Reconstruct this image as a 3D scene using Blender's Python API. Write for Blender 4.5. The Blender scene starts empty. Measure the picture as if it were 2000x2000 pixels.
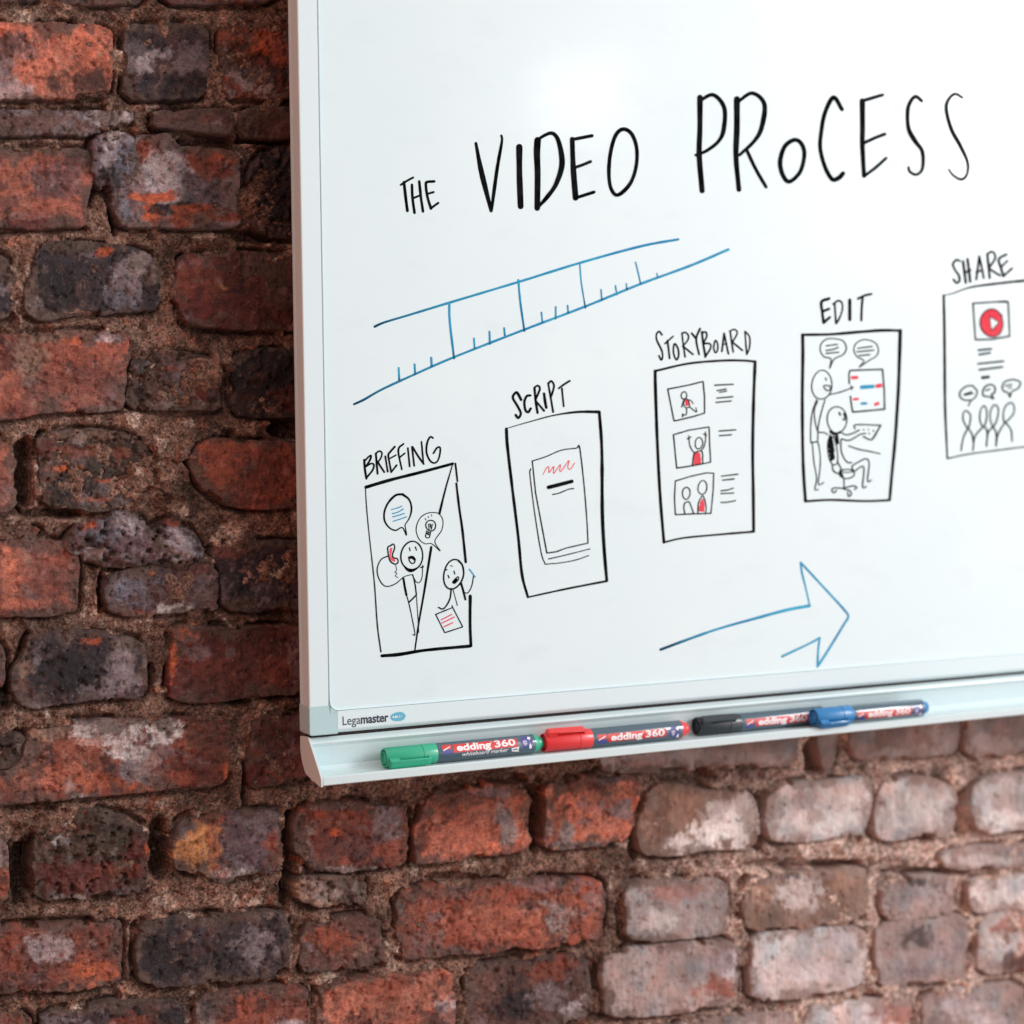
import bpy, bmesh, math, random
import numpy as np
from mathutils import Matrix, Vector

random.seed(4)
scene = bpy.context.scene
COL = bpy.data.collections.new("scene"); scene.collection.children.link(COL)

# ---------------------------------------------------------------- camera
# world frame: X along the wall to the right, Z up, Y into the wall; origin = lower left front corner of the whiteboard frame
F_PX, CX, CY = 3700.0, 1000.0, 1000.0
def _ray(x, y): return np.array([(x-CX)/F_PX, (y-CY)/F_PX, 1.0])
_dh = _ray(8600, 722); _dh /= np.linalg.norm(_dh)
_n = np.cross(_ray(584.7, 250), _ray(605, 1433))
_dv = np.cross(_n, _dh); _dv /= np.linalg.norm(_dv)
if _dv[1] < 0: _dv = -_dv
_nn = np.cross(_dh, _dv)
R = np.array([_dh, _nn, -_dv])
P = -R @ (_ray(605, 1437)*1.55)

cam = bpy.data.cameras.new("camera"); camo = bpy.data.objects.new("camera", cam); COL.objects.link(camo)
cam.sensor_width = 36.0; cam.sensor_fit = 'HORIZONTAL'; cam.lens = 36.0*F_PX/2000.0
cam.clip_start = 0.05; cam.clip_end = 50
M = Matrix.Identity(4)
bx_, by_, bz_ = R[:, 0], -R[:, 1], -R[:, 2]          # camera right, up, back in world axes
for i in range(3):
    M[i][0], M[i][1], M[i][2], M[i][3] = bx_[i], by_[i], bz_[i], P[i]
camo.matrix_world = M
cam.dof.use_dof = True; cam.dof.focus_distance = 1.565; cam.dof.aperture_fstop = 3.5; cam.dof.aperture_blades = 0
scene.camera = camo

def plane(pts, Y):
    """points of the photograph laid on the plane at depth Y (metres)"""
    pts = np.atleast_2d(np.asarray(pts, float))
    r = np.stack([(pts[:, 0]-CX)/F_PX, (pts[:, 1]-CY)/F_PX, np.ones(len(pts))], 1) @ R.T
    t = (Y - P[1]) / r[:, 1]
    return P + r*t[:, None]

# ---------------------------------------------------------------- world and lamps
scene.render.engine = 'CYCLES'
scene.view_settings.view_transform = 'Standard'; scene.view_settings.look = 'None'
scene.view_settings.exposure = 0.0; scene.view_settings.gamma = 1.0
w = bpy.data.worlds.new("World"); scene.world = w; w.use_nodes = True
wn = w.node_tree; bg = wn.nodes['Background']
# the room as a soft dome: dim and warm on the left where more brick is, a broad pale glow where the windows are (right, in front)
tcw = wn.nodes.new('ShaderNodeTexCoord'); dp = wn.nodes.new('ShaderNodeVectorMath'); dp.operation = 'DOT_PRODUCT'
_az, _el = math.radians(43), math.radians(6)
dp.inputs[1].default_value = (math.sin(_az)*math.cos(_el), -math.cos(_az)*math.cos(_el), math.sin(_el))
wn.links.new(tcw.outputs['Generated'], dp.inputs[0])
rw = wn.nodes.new('ShaderNodeValToRGB'); rw.color_ramp.interpolation = 'EASE'
e = rw.color_ramp.elements; e[0].position = 0.0; e[0].color = (0.29, 0.118, 0.080, 1); e[1].position = 1.0; e[1].color = (1.0, 0.87, 0.85, 1)
for p_, c_ in ((0.55, (0.05, 0.038, 0.036, 1)), (0.80, (0.13, 0.14, 0.145, 1)), (0.90, (0.36, 0.37, 0.375, 1))):
    q_ = e.new(p_); q_.color = c_
wn.links.new(dp.outputs['Value'], rw.inputs[0])
# pale ceiling overhead
sx = wn.nodes.new('ShaderNodeSeparateXYZ'); wn.links.new(tcw.outputs['Generated'], sx.inputs[0])
rc = wn.nodes.new('ShaderNodeValToRGB'); rc.color_ramp.interpolation = 'EASE'
rc.color_ramp.elements[0].position = 0.42; rc.color_ramp.elements[1].position = 0.85; rc.color_ramp.elements[1].color = (0.27, 0.28, 0.29, 1)
wn.links.new(sx.outputs[2], rc.inputs[0])
ad = wn.nodes.new('ShaderNodeMix'); ad.data_type = 'RGBA'; ad.blend_type = 'ADD'; ad.inputs[0].default_value = 1.0
wn.links.new(rw.outputs[0], ad.inputs[6]); wn.links.new(rc.outputs[0], ad.inputs[7]); wn.links.new(ad.outputs[2], bg.inputs[0])
bg.inputs[1].default_value = 2.75

def area(name, pos, target, sx, sy, power, col):
    l = bpy.data.lights.new(name, 'AREA'); l.shape = 'RECTANGLE'; l.size = sx; l.size_y = sy
    l.energy = power; l.color = col
    o = bpy.data.objects.new(name, l); COL.objects.link(o)
    o.location = pos
    o.rotation_euler = (Vector(target)-Vector(pos)).to_track_quat('-Z', 'Y').to_euler()
    return o
# tall window far to the right, a small ceiling lamp mirrored near the title, a weak warm fill added on the left
area("window_light_right", (2.55, -1.75, 1.25), (0.3, 0.0, 0.1), 0.8, 1.0, 56, (0.985, 0.985, 1.0))
def mirrored(px, py, dist):
    """where a lamp must hang to be mirrored by the board at that spot"""
    q = plane([(px, py)], 0)[0]; d = q-P; d /= np.linalg.norm(d); d[1] = -d[1]
    return q+d*dist, q
_p, _q = mirrored(1130, 195, 2.6)
area("ceiling_lamp", tuple(_p), tuple(_q), 0.20, 0.16, 0.5, (1.0, 1.0, 1.0))
area("warm_fill_left", (-1.3, -2.0, 1.2), (0.0, 0.0, 0.1), 0.5, 0.5, 4, (1.0, 0.86, 0.78))

# ---------------------------------------------------------------- helpers
def s2l(c):
    c = np.asarray(c, float)/255.0
    return np.where(c <= 0.04045, c/12.92, ((c+0.055)/1.055)**2.4)
def lin(*c, k=1.0): return tuple(float(v)*k for v in s2l(c)) + (1.0,)

_rng = np.random.RandomState(7)
_T = _rng.rand(512, 512).astype(np.float64)
def vnoise(x, y):
    xi = np.floor(x).astype(int); yi = np.floor(y).astype(int)
    fx = x-xi; fy = y-yi
    fx = fx*fx*fx*(fx*(fx*6-15)+10); fy = fy*fy*fy*(fy*(fy*6-15)+10)
    a = _T[xi % 512, yi % 512]; b = _T[(xi+1) % 512, yi % 512]
    c = _T[xi % 512, (yi+1) % 512]; d = _T[(xi+1) % 512, (yi+1) % 512]
    return ((a*(1-fx)+b*fx)*(1-fy)+(c*(1-fx)+d*fx)*fy)*2-1
def fbm(x, y, s, o=4, off=0.0, g=0.5):
    """x, y in mm, s = feature size in mm"""
    r = 0; a = 1.0; t = 0; f = 1.0/s
    for k in range(o):
        r = r + a*vnoise(x*f+off*3.1+17.3*k, y*f-off*1.7+9.1*k); t += a; a *= g; f *= 2.03
    return r/t*1.5
def sstep(a, b, x):
    t = np.clip((x-a)/(b-a), 0, 1); return t*t*(3-2*t)

def link(o, parent=None):
    COL.objects.link(o)
    if parent is not None: o.parent = parent
    return o
def empty(name, loc, label, cat, group=None, parent=None):
    o = bpy.data.objects.new(name, None); o.location = loc; o.empty_display_size = 0.05
    link(o, parent)
    if label: o['label'] = label
    if cat: o['category'] = cat
    if group: o['group'] = group
    return o
def fast_mesh(name, V, Fq, mat, parent=None, smooth=True, col=None):
    me = bpy.data.meshes.new(name)
    nv, nf = len(V), len(Fq)
    me.vertices.add(nv); me.vertices.foreach_set('co', np.asarray(V, np.float32).ravel())
    me.loops.add(nf*4); me.loops.foreach_set('vertex_index', np.asarray(Fq, np.int32).ravel())
    me.polygons.add(nf); me.polygons.foreach_set('loop_start', np.arange(0, nf*4, 4, dtype=np.int32))
    me.polygons.foreach_set('loop_total', np.full(nf, 4, np.int32))
    me.update(calc_edges=True); me.validate()
    me.polygons.foreach_set('use_smooth', np.full(nf, smooth))
    if col is not None:
        ca = me.color_attributes.new('Col', 'FLOAT_COLOR', 'POINT')
        c4 = np.ones((nv, 4), np.float32); c4[:, :3] = col
        ca.data.foreach_set('color', c4.ravel())
    me.materials.append(mat)
    return link(bpy.data.objects.new(name, me), parent)
def bm_obj(name, bm, mat, parent=None, smooth=False):
    me = bpy.data.meshes.new(name); bm.normal_update(); bm.to_mesh(me); bm.free()
    for m in (mat if isinstance(mat, (list, tuple)) else [mat]): me.materials.append(m)
    if smooth:
        for p in me.polygons: p.use_smooth = True
    return link(bpy.data.objects.new(name, me), parent)

# ---------------------------------------------------------------- materials
def new_mat(name):
    m = bpy.data.materials.new(name); m.use_nodes = True
    nt = m.node_tree; b = nt.nodes['Principled BSDF']
    return m, nt, b
def N(nt, t, **k):
    n = nt.nodes.new(t)
    for a, v in k.items(): setattr(n, a, v)
    return n
def noise(nt, co, scale, detail=6, rough=0.6):
    n = N(nt, 'ShaderNodeTexNoise'); n.inputs['Scale'].default_value = scale
    n.inputs['Detail'].default_value = detail; n.inputs['Roughness'].default_value = rough
    nt.links.new(co, n.inputs['Vector']); return n.outputs['Fac']
def ramp(nt, fac, a, b, ca=(0, 0, 0, 1), cb=(1, 1, 1, 1)):
    r = N(nt, 'ShaderNodeValToRGB'); e = r.color_ramp.elements
    e[0].position = a; e[1].position = b; e[0].color = ca; e[1].color = cb
    nt.links.new(fac, r.inputs[0]); return r.outputs[0]
def mix(nt, mode, fac, a, b):
    m = N(nt, 'ShaderNodeMix', data_type='RGBA', blend_type=mode)
    for s, v in ((m.inputs[0], fac), (m.inputs[6], a), (m.inputs[7], b)):
        if isinstance(v, bpy.types.NodeSocket): nt.links.new(v, s)
        else: s.default_value = v
    return m.outputs[2]
def bump(nt, h, strength, dist, prev=None):
    b = N(nt, 'ShaderNodeBump'); b.inputs['Strength'].default_value = strength; b.inputs['Distance'].default_value = dist
    nt.links.new(h, b.inputs['Height'])
    if prev is not None: nt.links.new(prev, b.inputs['Normal'])
    return b.outputs[0]

def plain(name, col, rough=0.4, coat=0.0, metallic=0.0, grain=0.0, gs=900, coat_rough=0.1):
    m, nt, b = new_mat(name)
    b.inputs['Base Color'].default_value = col; b.inputs['Roughness'].default_value = rough
    b.inputs['Metallic'].default_value = metallic
    b.inputs['Coat Weight'].default_value = coat; b.inputs['Coat Roughness'].default_value = coat_rough
    tc = N(nt, 'ShaderNodeTexCoord')
    f = noise(nt, tc.outputs['Object'], gs, 3)
    c = mix(nt, 'MIX', ramp(nt, f, 0.3, 0.7), tuple(v*0.95 for v in col[:3])+(1,), tuple(min(1, v*1.03) for v in col[:3])+(1,))
    nt.links.new(c, b.inputs['Base Color'])
    if grain: nt.links.new(bump(nt, f, grain, 0.0002), b.inputs['Normal'])
    return m

def brick_material():
    m, nt, b = new_mat('old_brick')
    tc = N(nt, 'ShaderNodeTexCoord'); co = tc.outputs['Object']
    at = N(nt, 'ShaderNodeAttribute', attribute_name='Col')
    fine = noise(nt, co, 900, 4, 0.7)
    mid = noise(nt, co, 160, 8, 0.68)
    streak_map = N(nt, 'ShaderNodeMapping'); streak_map.inputs['Scale'].default_value = (90, 90, 420)
    nt.links.new(co, streak_map.inputs[0])
    streak = noise(nt, streak_map.outputs[0], 1.0, 5, 0.65)
    c = mix(nt, 'MULTIPLY', 1.0, at.outputs['Color'], ramp(nt, mid, 0.28, 0.72, (0.44, 0.42, 0.43, 1), (1.52, 1.49, 1.48, 1)))
    c = mix(nt, 'MULTIPLY', 0.8, c, ramp(nt, fine, 0.3, 0.7, (0.62, 0.62, 0.64, 1), (1.35, 1.33, 1.3, 1)))
    c = mix(nt, 'MULTIPLY', 0.6, c, ramp(nt, streak, 0.32, 0.68, (0.72, 0.70, 0.72, 1), (1.25, 1.23, 1.22, 1)))
    # chalky dusting in crisp little flecks
    dust = noise(nt, co, 75, 10, 0.74)
    c = mix(nt, 'MIX', ramp(nt, dust, 0.58, 0.68, (0, 0, 0, 1), (0.42, 0.42, 0.42, 1)), c, lin(168, 150, 148))
    soot_or_shadow = noise(nt, co, 58, 10, 0.72)
    c = mix(nt, 'MIX', ramp(nt, soot_or_shadow, 0.60, 0.72, (0, 0, 0, 1), (0.6, 0.6, 0.6, 1)), c, lin(38, 30, 34))
    # tiny dark pores and light sand grains
    v = N(nt, 'ShaderNodeTexVoronoi'); v.inputs['Scale'].default_value = 330; nt.links.new(co, v.inputs['Vector'])
    pore_on = noise(nt, co, 120, 2)
    pore = mix(nt, 'MULTIPLY', 1.0, ramp(nt, v.outputs['Distance'], 0.10, 0.24, (1, 1, 1, 1), (0, 0, 0, 1)), ramp(nt, pore_on, 0.52, 0.60))
    c = mix(nt, 'MIX', pore, c, lin(30, 20, 20))
    v2 = N(nt, 'ShaderNodeTexVoronoi'); v2.inputs['Scale'].default_value = 520; nt.links.new(co, v2.inputs['Vector'])
    gr_on = noise(nt, co, 210, 3)
    gr = mix(nt, 'MULTIPLY', 1.0, ramp(nt, v2.outputs['Distance'], 0.12, 0.22, (0.7, 0.7, 0.7, 1), (0, 0, 0, 1)), ramp(nt, gr_on, 0.58, 0.64))
    c = mix(nt, 'MIX', gr, c, lin(205, 190, 185))
    nt.links.new(c, b.inputs['Base Color'])
    b.inputs['Roughness'].default_value = 0.72
    b.inputs['Specular IOR Level'].default_value = 0.45
    h = mix(nt, 'MULTIPLY', 1.0, mid, ramp(nt, pore, 0, 1, (1, 1, 1, 1), (0.3, 0.3, 0.3, 1)))
    n1 = bump(nt, h, 1.0, 0.0040)
    n2 = bump(nt, fine, 0.9, 0.0010, n1)
    n3 = bump(nt, streak, 0.5, 0.0008, n2)
    nt.links.new(n3, b.inputs['Normal'])
    return m
def mortar_material():
    m, nt, b = new_mat('old_lime_mortar')
    tc = N(nt, 'ShaderNodeTexCoord'); co = tc.outputs['Object']
    at = N(nt, 'ShaderNodeAttribute', attribute_name='Col')
    v = N(nt, 'ShaderNodeTexVoronoi'); v.inputs['Scale'].default_value = 500; nt.links.new(co, v.inputs['Vector'])
    sep = N(nt, 'ShaderNodeSeparateColor'); nt.links.new(v.outputs['Color'], sep.inputs[0])
    grain = ramp(nt, sep.outputs[0], 0.0, 1.0, (0.34, 0.32, 0.32, 1), (1.95, 1.82, 1.7, 1))
    c = mix(nt, 'MULTIPLY', 0.85, at.outputs['Color'], grain)
    mid = noise(nt, co, 140, 8, 0.7)
    c = mix(nt, 'MULTIPLY', 0.9, c, ramp(nt, mid, 0.3, 0.7, (0.55, 0.5, 0.5, 1), (1.4, 1.38, 1.36, 1)))
    fine = noise(nt, co, 1500, 3, 0.7)
    c = mix(nt, 'MULTIPLY', 0.6, c, ramp(nt, fine, 0.3, 0.7, (0.6, 0.6, 0.6, 1), (1.4, 1.4, 1.4, 1)))
    org = noise(nt, co, 60, 9, 0.75)
    c = mix(nt, 'MIX', ramp(nt, org, 0.62, 0.70, (0, 0, 0, 1), (0.5, 0.5, 0.5, 1)), c, lin(150, 88, 62))
    nt.links.new(c, b.inputs['Base Color']); b.inputs['Roughness'].default_value = 0.95
    b.inputs['Specular IOR Level'].default_value = 0.2
    n1 = bump(nt, mid, 1.0, 0.003); n2 = bump(nt, v.outputs['Distance'], 0.9, 0.0011, n1); n3 = bump(nt, fine, 0.8, 0.0005, n2)
    nt.links.new(n3, b.inputs['Normal'])
    return m
def wash_material():
    m, nt, b = new_mat('limewashed_brick')
    tc = N(nt, 'ShaderNodeTexCoord'); co = tc.outputs['Object']
    at = N(nt, 'ShaderNodeAttribute', attribute_name='Col')
    big = noise(nt, co, 45, 8, 0.6); fine = noise(nt, co, 700, 4, 0.65)
    mp = N(nt, 'ShaderNodeMapping'); mp.inputs['Scale'].default_value = (330, 90, 26); nt.links.new(co, mp.inputs[0])
    brush = noise(nt, mp.outputs[0], 1.0, 5, 0.6)
    c = mix(nt, 'MULTIPLY', 1.0, at.outputs['Color'], ramp(nt, big, 0.3, 0.7, (0.80, 0.78, 0.78, 1), (1.14, 1.13, 1.13, 1)))
    c = mix(nt, 'MULTIPLY', 0.8, c, ramp(nt, brush, 0.3, 0.7, (0.82, 0.80, 0.79, 1), (1.12, 1.12, 1.12, 1)))
    c = mix(nt, 'MULTIPLY', 0.5, c, ramp(nt, fine, 0.3, 0.7, (0.8, 0.8, 0.8, 1), (1.15, 1.15, 1.15, 1)))
    peel = noise(nt, co, 130, 9, 0.68)
    c = mix(nt, 'MIX', ramp(nt, peel, 0.615, 0.65, (0, 0, 0, 1), (0.75, 0.75, 0.75, 1)), c, lin(112, 82, 70))
    nt.links.new(c, b.inputs['Base Color']); b.inputs['Roughness'].default_value = 0.9; b.inputs['Specular IOR Level'].default_value = 0.25
    n1 = bump(nt, big, 0.7, 0.003); n2 = bump(nt, brush, 0.5, 0.0008, n1); n3 = bump(nt, ramp(nt, peel, 0.6, 0.66, (1, 1, 1, 1), (0, 0, 0, 1)), 0.8, 0.0006, n2)
    nt.links.new(n3, b.inputs['Normal'])
    return m
M_WASH = wash_material()
M_BRICK = brick_material(); M_MORTAR = mortar_material()

def board_material():
    m, nt, b = new_mat('white_enamel')
    tc = N(nt, 'ShaderNodeTexCoord'); co = tc.outputs['Object']
    f = noise(nt, co, 9, 5, 0.6)
    c = mix(nt, 'MIX', ramp(nt, f, 0.3, 0.7), lin(211, 236, 241), lin(216, 239, 243))
    # faint wiped-off marker haze
    mp = N(nt, 'ShaderNodeMapping'); mp.inputs['Scale'].default_value = (14, 1, 30); mp.inputs['Rotation'].default_value = (0, 0.35, 0)
    nt.links.new(co, mp.inputs[0])
    g = noise(nt, mp.outputs[0], 1.0, 6, 0.6)
    c = mix(nt, 'MIX', ramp(nt, g, 0.55, 0.8, (0, 0, 0, 1), (0.22, 0.22, 0.22, 1)), c, lin(186, 206, 212))
    nt.links.new(c, b.inputs['Base Color'])
    b.inputs['Roughness'].default_value = 0.22; b.inputs['Specular IOR Level'].default_value = 0.5
    b.inputs['Coat Weight'].default_value = 0.6; b.inputs['Coat Roughness'].default_value = 0.10
    wv = noise(nt, co, 2.2, 2, 0.5)
    nt.links.new(bump(nt, wv, 0.25, 0.01), b.inputs['Normal'])
    return m
M_BOARD = board_material()
M_ALU = plain('painted_aluminium', lin(214, 237, 242), 0.38, 0.25, grain=0.08)
M_CAP = plain('corner_plastic', lin(176, 210, 214), 0.45, grain=0.15)
M_TRAY = plain('tray_aluminium', lin(204, 226, 229), 0.33, 0.3, grain=0.08)
M_TRAYEND = plain('tray_end_plastic', lin(205, 220, 222), 0.5, grain=0.15)
M_DARK = plain('dark_gap_shade', lin(40, 28, 30), 0.8)  # dark colour standing in for shade in the frame gap
M_PRINT_NAVY = plain('print_navy', lin(38, 48, 72), 0.4)
M_PRINT_BLUE = plain('print_light_blue', lin(88, 178, 208), 0.4)
M_PRINT_WHITE = plain('print_white', lin(240, 240, 242), 0.4)

def ink(name, c0, c1, scale=18):
    m, nt, b = new_mat(name)
    tc = N(nt, 'ShaderNodeTexCoord'); at = N(nt, 'ShaderNodeAttribute', attribute_name='dens')
    f = noise(nt, tc.outputs['Object'], scale, 3); g = noise(nt, tc.outputs['Object'], 500, 3)
    c = mix(nt, 'MIX', ramp(nt, f, 0.35, 0.65), c0, c1)
    c = mix(nt, 'MIX', at.outputs['Fac'], c, tuple(v*0.25 for v in c0[:3])+(1,))
    c = mix(nt, 'MULTIPLY', 0.35, c, ramp(nt, g, 0.35, 0.65, (0.8, 0.8, 0.8, 1), (1.15, 1.15, 1.15, 1)))
    nt.links.new(c, b.inputs['Base Color']); b.inputs['Roughness'].default_value = 0.8
    b.inputs['Specular IOR Level'].default_value = 0.03
    return m
M_INK = {'k': ink('black_ink', lin(2, 3, 4), lin(22, 27, 29), 70),
         'g': ink('thin_black_ink', lin(36, 44, 46), lin(56, 66, 68)),
         'b': ink('blue_ink', lin(36, 134, 184), lin(66, 176, 212)),
         'r': ink('red_ink', lin(222, 66, 82), lin(232, 96, 110))}

# ---------------------------------------------------------------- brick wall
WALL_Y = 0.072
wall = empty('brick_wall', (0.3, WALL_Y, -0.3), 'old weathered red brick wall with crumbling mortar behind the whiteboard', 'wall')
BR = {  # apparent surface colours
 'pink': (150, 92, 78), 'salmon': (192, 116, 92), 'red': (132, 74, 58), 'deep': (98, 46, 40), 'dark': (56, 46, 50), 'mossy': (74, 60, 50),
 'brown': (98, 66, 58), 'purple': (104, 86, 90), 'orange': (196, 98, 58), 'rust': (140, 70, 48), 'white': (186, 176, 178), 'lime': (152, 138, 134),
 'grey': (128, 116, 118), 'bluegrey': (112, 112, 122), 'black': (26, 20, 22), 'sand': (150, 124, 106), 'terra': (150, 82, 62), 'yellow': (198, 142, 92),
 'wash': (186, 176, 173), 'washd': (150, 136, 133), 'washl': (214, 207, 204), 'brownwash': (134, 112, 100), 'soot_or_shadow': (32, 27, 30)}  # darkest tone serves real soot and the board's painted shadow
# (outline, base colour, relief in mm, proud in mm, blotches (x, y, rx, ry, colour, strength))
B = []
def br(poly, col, rel=1.0, top=0.0, bl=()): B.append((poly, col, rel, top, bl))
# courses above the photograph
for (y0, dy, xs, cols) in ((45, 160, (-150, -60, 230, 420, 620), ('red', 'salmon', 'dark', 'terra')), (-140, 160, (-150, 90, 300, 560), ('dark', 'pink', 'red'))):
    for i in range(len(xs)-1):
        a, b_ = xs[i]+12, xs[i+1]-12
        br([(a, y0+4), ((a+b_)/2, y0-3), (b_, y0+2), (b_+3, y0+dy*.5), (b_-4, y0+dy-16), ((a+b_)/2, y0+dy-10), (a+2, y0+dy-13), (a-3, y0+dy*.4)], cols[i], 1.2, random.uniform(-1, 1.5),
           [(a+random.random()*(b_-a), y0+random.random()*140, 50, 30, random.choice(['white', 'orange', 'soot_or_shadow', 'grey']), .7) for _ in range(4)])
br([(290, 215), (452, 212), (456, 240), (450, 267), (400, 262), (330, 254), (300, 250)], 'brown', .8, 3, [(380, 250, 60, 12, 'grey', .7)])
br([(466, 210), (640, 205), (640, 268), (520, 270), (468, 264)], 'brown', .8, 2)
br([(-90, 215), (100, 212), (262, 216), (262, 240), (180, 262), (60, 262), (-90, 268)], 'grey', 1.5, 0, [(80, 240, 120, 20, 'brown', .8), (220, 235, 40, 25, 'white', .8)])
# A
br([(-90, 292), (60, 286), (170, 290), (190, 330), (176, 380), (168, 418), (166, 441), (100, 445), (40, 446), (-90, 452)], 'pink', .8, 1,
   [(40, 330, 34, 60, 'salmon', .8), (20, 290, 120, 18, 'brown', .8), (150, 305, 40, 26, 'soot_or_shadow', .75), (120, 360, 60, 30, 'purple', .6), (60, 438, 120, 9, 'deep', .9), (10, 455, 30, 6, 'orange', .6), (90, 400, 60, 12, 'salmon', .5)])
br([(180, 265), (225, 255), (262, 262), (268, 300), (262, 340), (250, 366), (205, 372), (178, 362), (172, 320)], 'purple', 1.8, 3,
   [(235, 262, 30, 20, 'white', .9), (210, 300, 18, 40, 'white', .6), (225, 345, 35, 22, 'soot_or_shadow', .8), (245, 300, 20, 40, 'bluegrey', .7)])
br([(214, 374), (262, 268), (330, 258), (345, 284), (400, 288), (462, 298), (470, 330), (462, 395), (474, 430), (455, 447), (345, 446), (245, 443), (232, 440), (217, 405)], 'grey', 1.3, 2.5,
   [(285, 290, 22, 34, 'rust', .95), (400, 310, 62, 30, 'rust', .95), (420, 325, 36, 24, 'red', .9), (430, 300, 40, 10, 'orange', .6), (320, 335, 40, 34, 'white', .75), (335, 372, 34, 20, 'white', .8),
    (300, 385, 46, 9, 'orange', .9), (292, 420, 22, 22, 'orange', .95), (345, 410, 60, 12, 'soot_or_shadow', .9), (355, 425, 50, 16, 'rust', .95), (440, 425, 40, 14, 'rust', .9), (235, 400, 20, 30, 'bluegrey', .9), (420, 385, 40, 24, 'purple', .6), (390, 405, 50, 8, 'orange', .6)])
br([(482, 330), (520, 290), (660, 280), (660, 455), (540, 470), (490, 440)], 'soot_or_shadow', 3.0, 1, [(540, 380, 50, 70, 'black', .7)])  # near-black base and blotch paint in the shadow beside the board
# B
br([(-90, 498), (0, 494), (18, 508), (23, 535), (23, 600), (12, 622), (-90, 630)], 'dark', 1.2, 1, [(5, 560, 12, 22, 'grey', .8), (3, 520, 20, 14, 'mossy', .9)])
br([(64, 486), (90, 476), (150, 471), (230, 477), (290, 492), (307, 515), (309, 560), (309, 592), (299, 606), (240, 609), (180, 614), (120, 621), (78, 628), (50, 618), (42, 590), (45, 560), (60, 530)], 'dark', 1.2, 1.5,
   [(150, 485, 90, 14, 'mossy', .9), (255, 545, 34, 40, 'grey', .85), (275, 520, 26, 26, 'lime', .7), (110, 560, 45, 45, 'soot_or_shadow', .9), (60, 600, 26, 22, 'lime', .7), (50, 560, 14, 30, 'sand', .8), (205, 492, 16, 10, 'orange', .7), (240, 590, 44, 14, 'bluegrey', .7), (290, 560, 16, 40, 'dark', .8), (297, 545, 8, 9, 'white', .8), (95, 618, 40, 8, 'grey', .8)])
br([(358, 500), (380, 493), (420, 491), (466, 490), (540, 494), (660, 500), (660, 640), (560, 647), (470, 645), (372, 640), (354, 624), (341, 590), (338, 550), (344, 520)], 'deep', .7, 2.5,
   [(400, 540, 50, 40, 'red', .5), (350, 560, 16, 50, 'red', .6), (530, 530, 44, 46, 'mossy', .9), (540, 590, 30, 22, 'brown', .85), (432, 560, 7, 6, 'yellow', .6)])
# C
br([(-90, 658), (30, 652), (110, 646), (200, 645), (252, 652), (262, 672), (254, 700), (246, 725), (243, 798), (190, 802), (120, 806), (60, 812), (20, 818), (-90, 826)], 'pink', 1.0, 1.5,
   [(140, 662, 18, 9, 'orange', 1), (190, 680, 60, 22, 'terra', .8), (60, 705, 32, 30, 'sand', .9), (205, 660, 24, 10, 'white', .8), (70, 660, 60, 12, 'sand', .7), (20, 760, 40, 30, 'salmon', .6), (15, 700, 20, 26, 'deep', .6), (160, 740, 70, 30, 'red', .4), (215, 770, 26, 18, 'purple', .6), (210, 800, 30, 7, 'lime', .9)])
br([(262, 700), (300, 688), (370, 690), (420, 700), (440, 720), (432, 760), (432, 802), (370, 806), (300, 803), (250, 796), (246, 750), (252, 720)], 'mossy', 2.6, 1,
   [(330, 715, 60, 24, 'grey', .7), (300, 745, 40, 14, 'brown', .7), (405, 778, 26, 24, 'deep', .95), (345, 790, 50, 9, 'lime', .8), (275, 770, 22, 26, 'soot_or_shadow', .8), (330, 720, 20, 5, 'terra', .7), (360, 760, 20, 14, 'lime', .5)])
br([(452, 700), (480, 684), (640, 680), (640, 812), (520, 815), (456, 806), (448, 760)], 'soot_or_shadow', 1.4, 0, [(560, 780, 50, 30, 'deep', .6)])  # base darkened too, board shadow put into the colour
# D
br([(-90, 852), (5, 854), (24, 864), (32, 885), (32, 930), (38, 970), (28, 990), (10, 1003), (-90, 1008)], 'pink', .8, 2.5, [(34, 975, 10, 22, 'sand', .8), (0, 900, 30, 30, 'salmon', .4)])
br([(72, 848), (130, 838), (200, 838), (262, 850), (290, 880), (300, 940), (262, 980), (205, 1003), (150, 1006), (100, 994), (78, 975), (70, 920)], 'mossy', 2.4, 1.5,
   [(140, 880, 50, 12, 'terra', .5), (140, 915, 46, 7, 'orange', .75), (90, 938, 26, 6, 'rust', .8), (205, 940, 28, 6, 'orange', .55), (185, 975, 30, 5, 'orange', .7), (88, 870, 20, 24, 'deep', .6), (235, 888, 14, 14, 'red', .7), (130, 950, 50, 30, 'soot_or_shadow', .6), (190, 850, 80, 10, 'sand', .5), (180, 975, 40, 12, 'grey', .4)])
br([(365, 905), (374, 882), (398, 864), (430, 856), (500, 862), (640, 866), (640, 990), (500, 994), (455, 988), (420, 975), (390, 945)], 'terra', .9, 2.5,
   [(440, 900, 50, 40, 'terra', .9), (550, 920, 70, 60, 'red', .8), (470, 980, 60, 10, 'deep', .8), (463, 888, 6, 7, 'brown', .8)])
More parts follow.
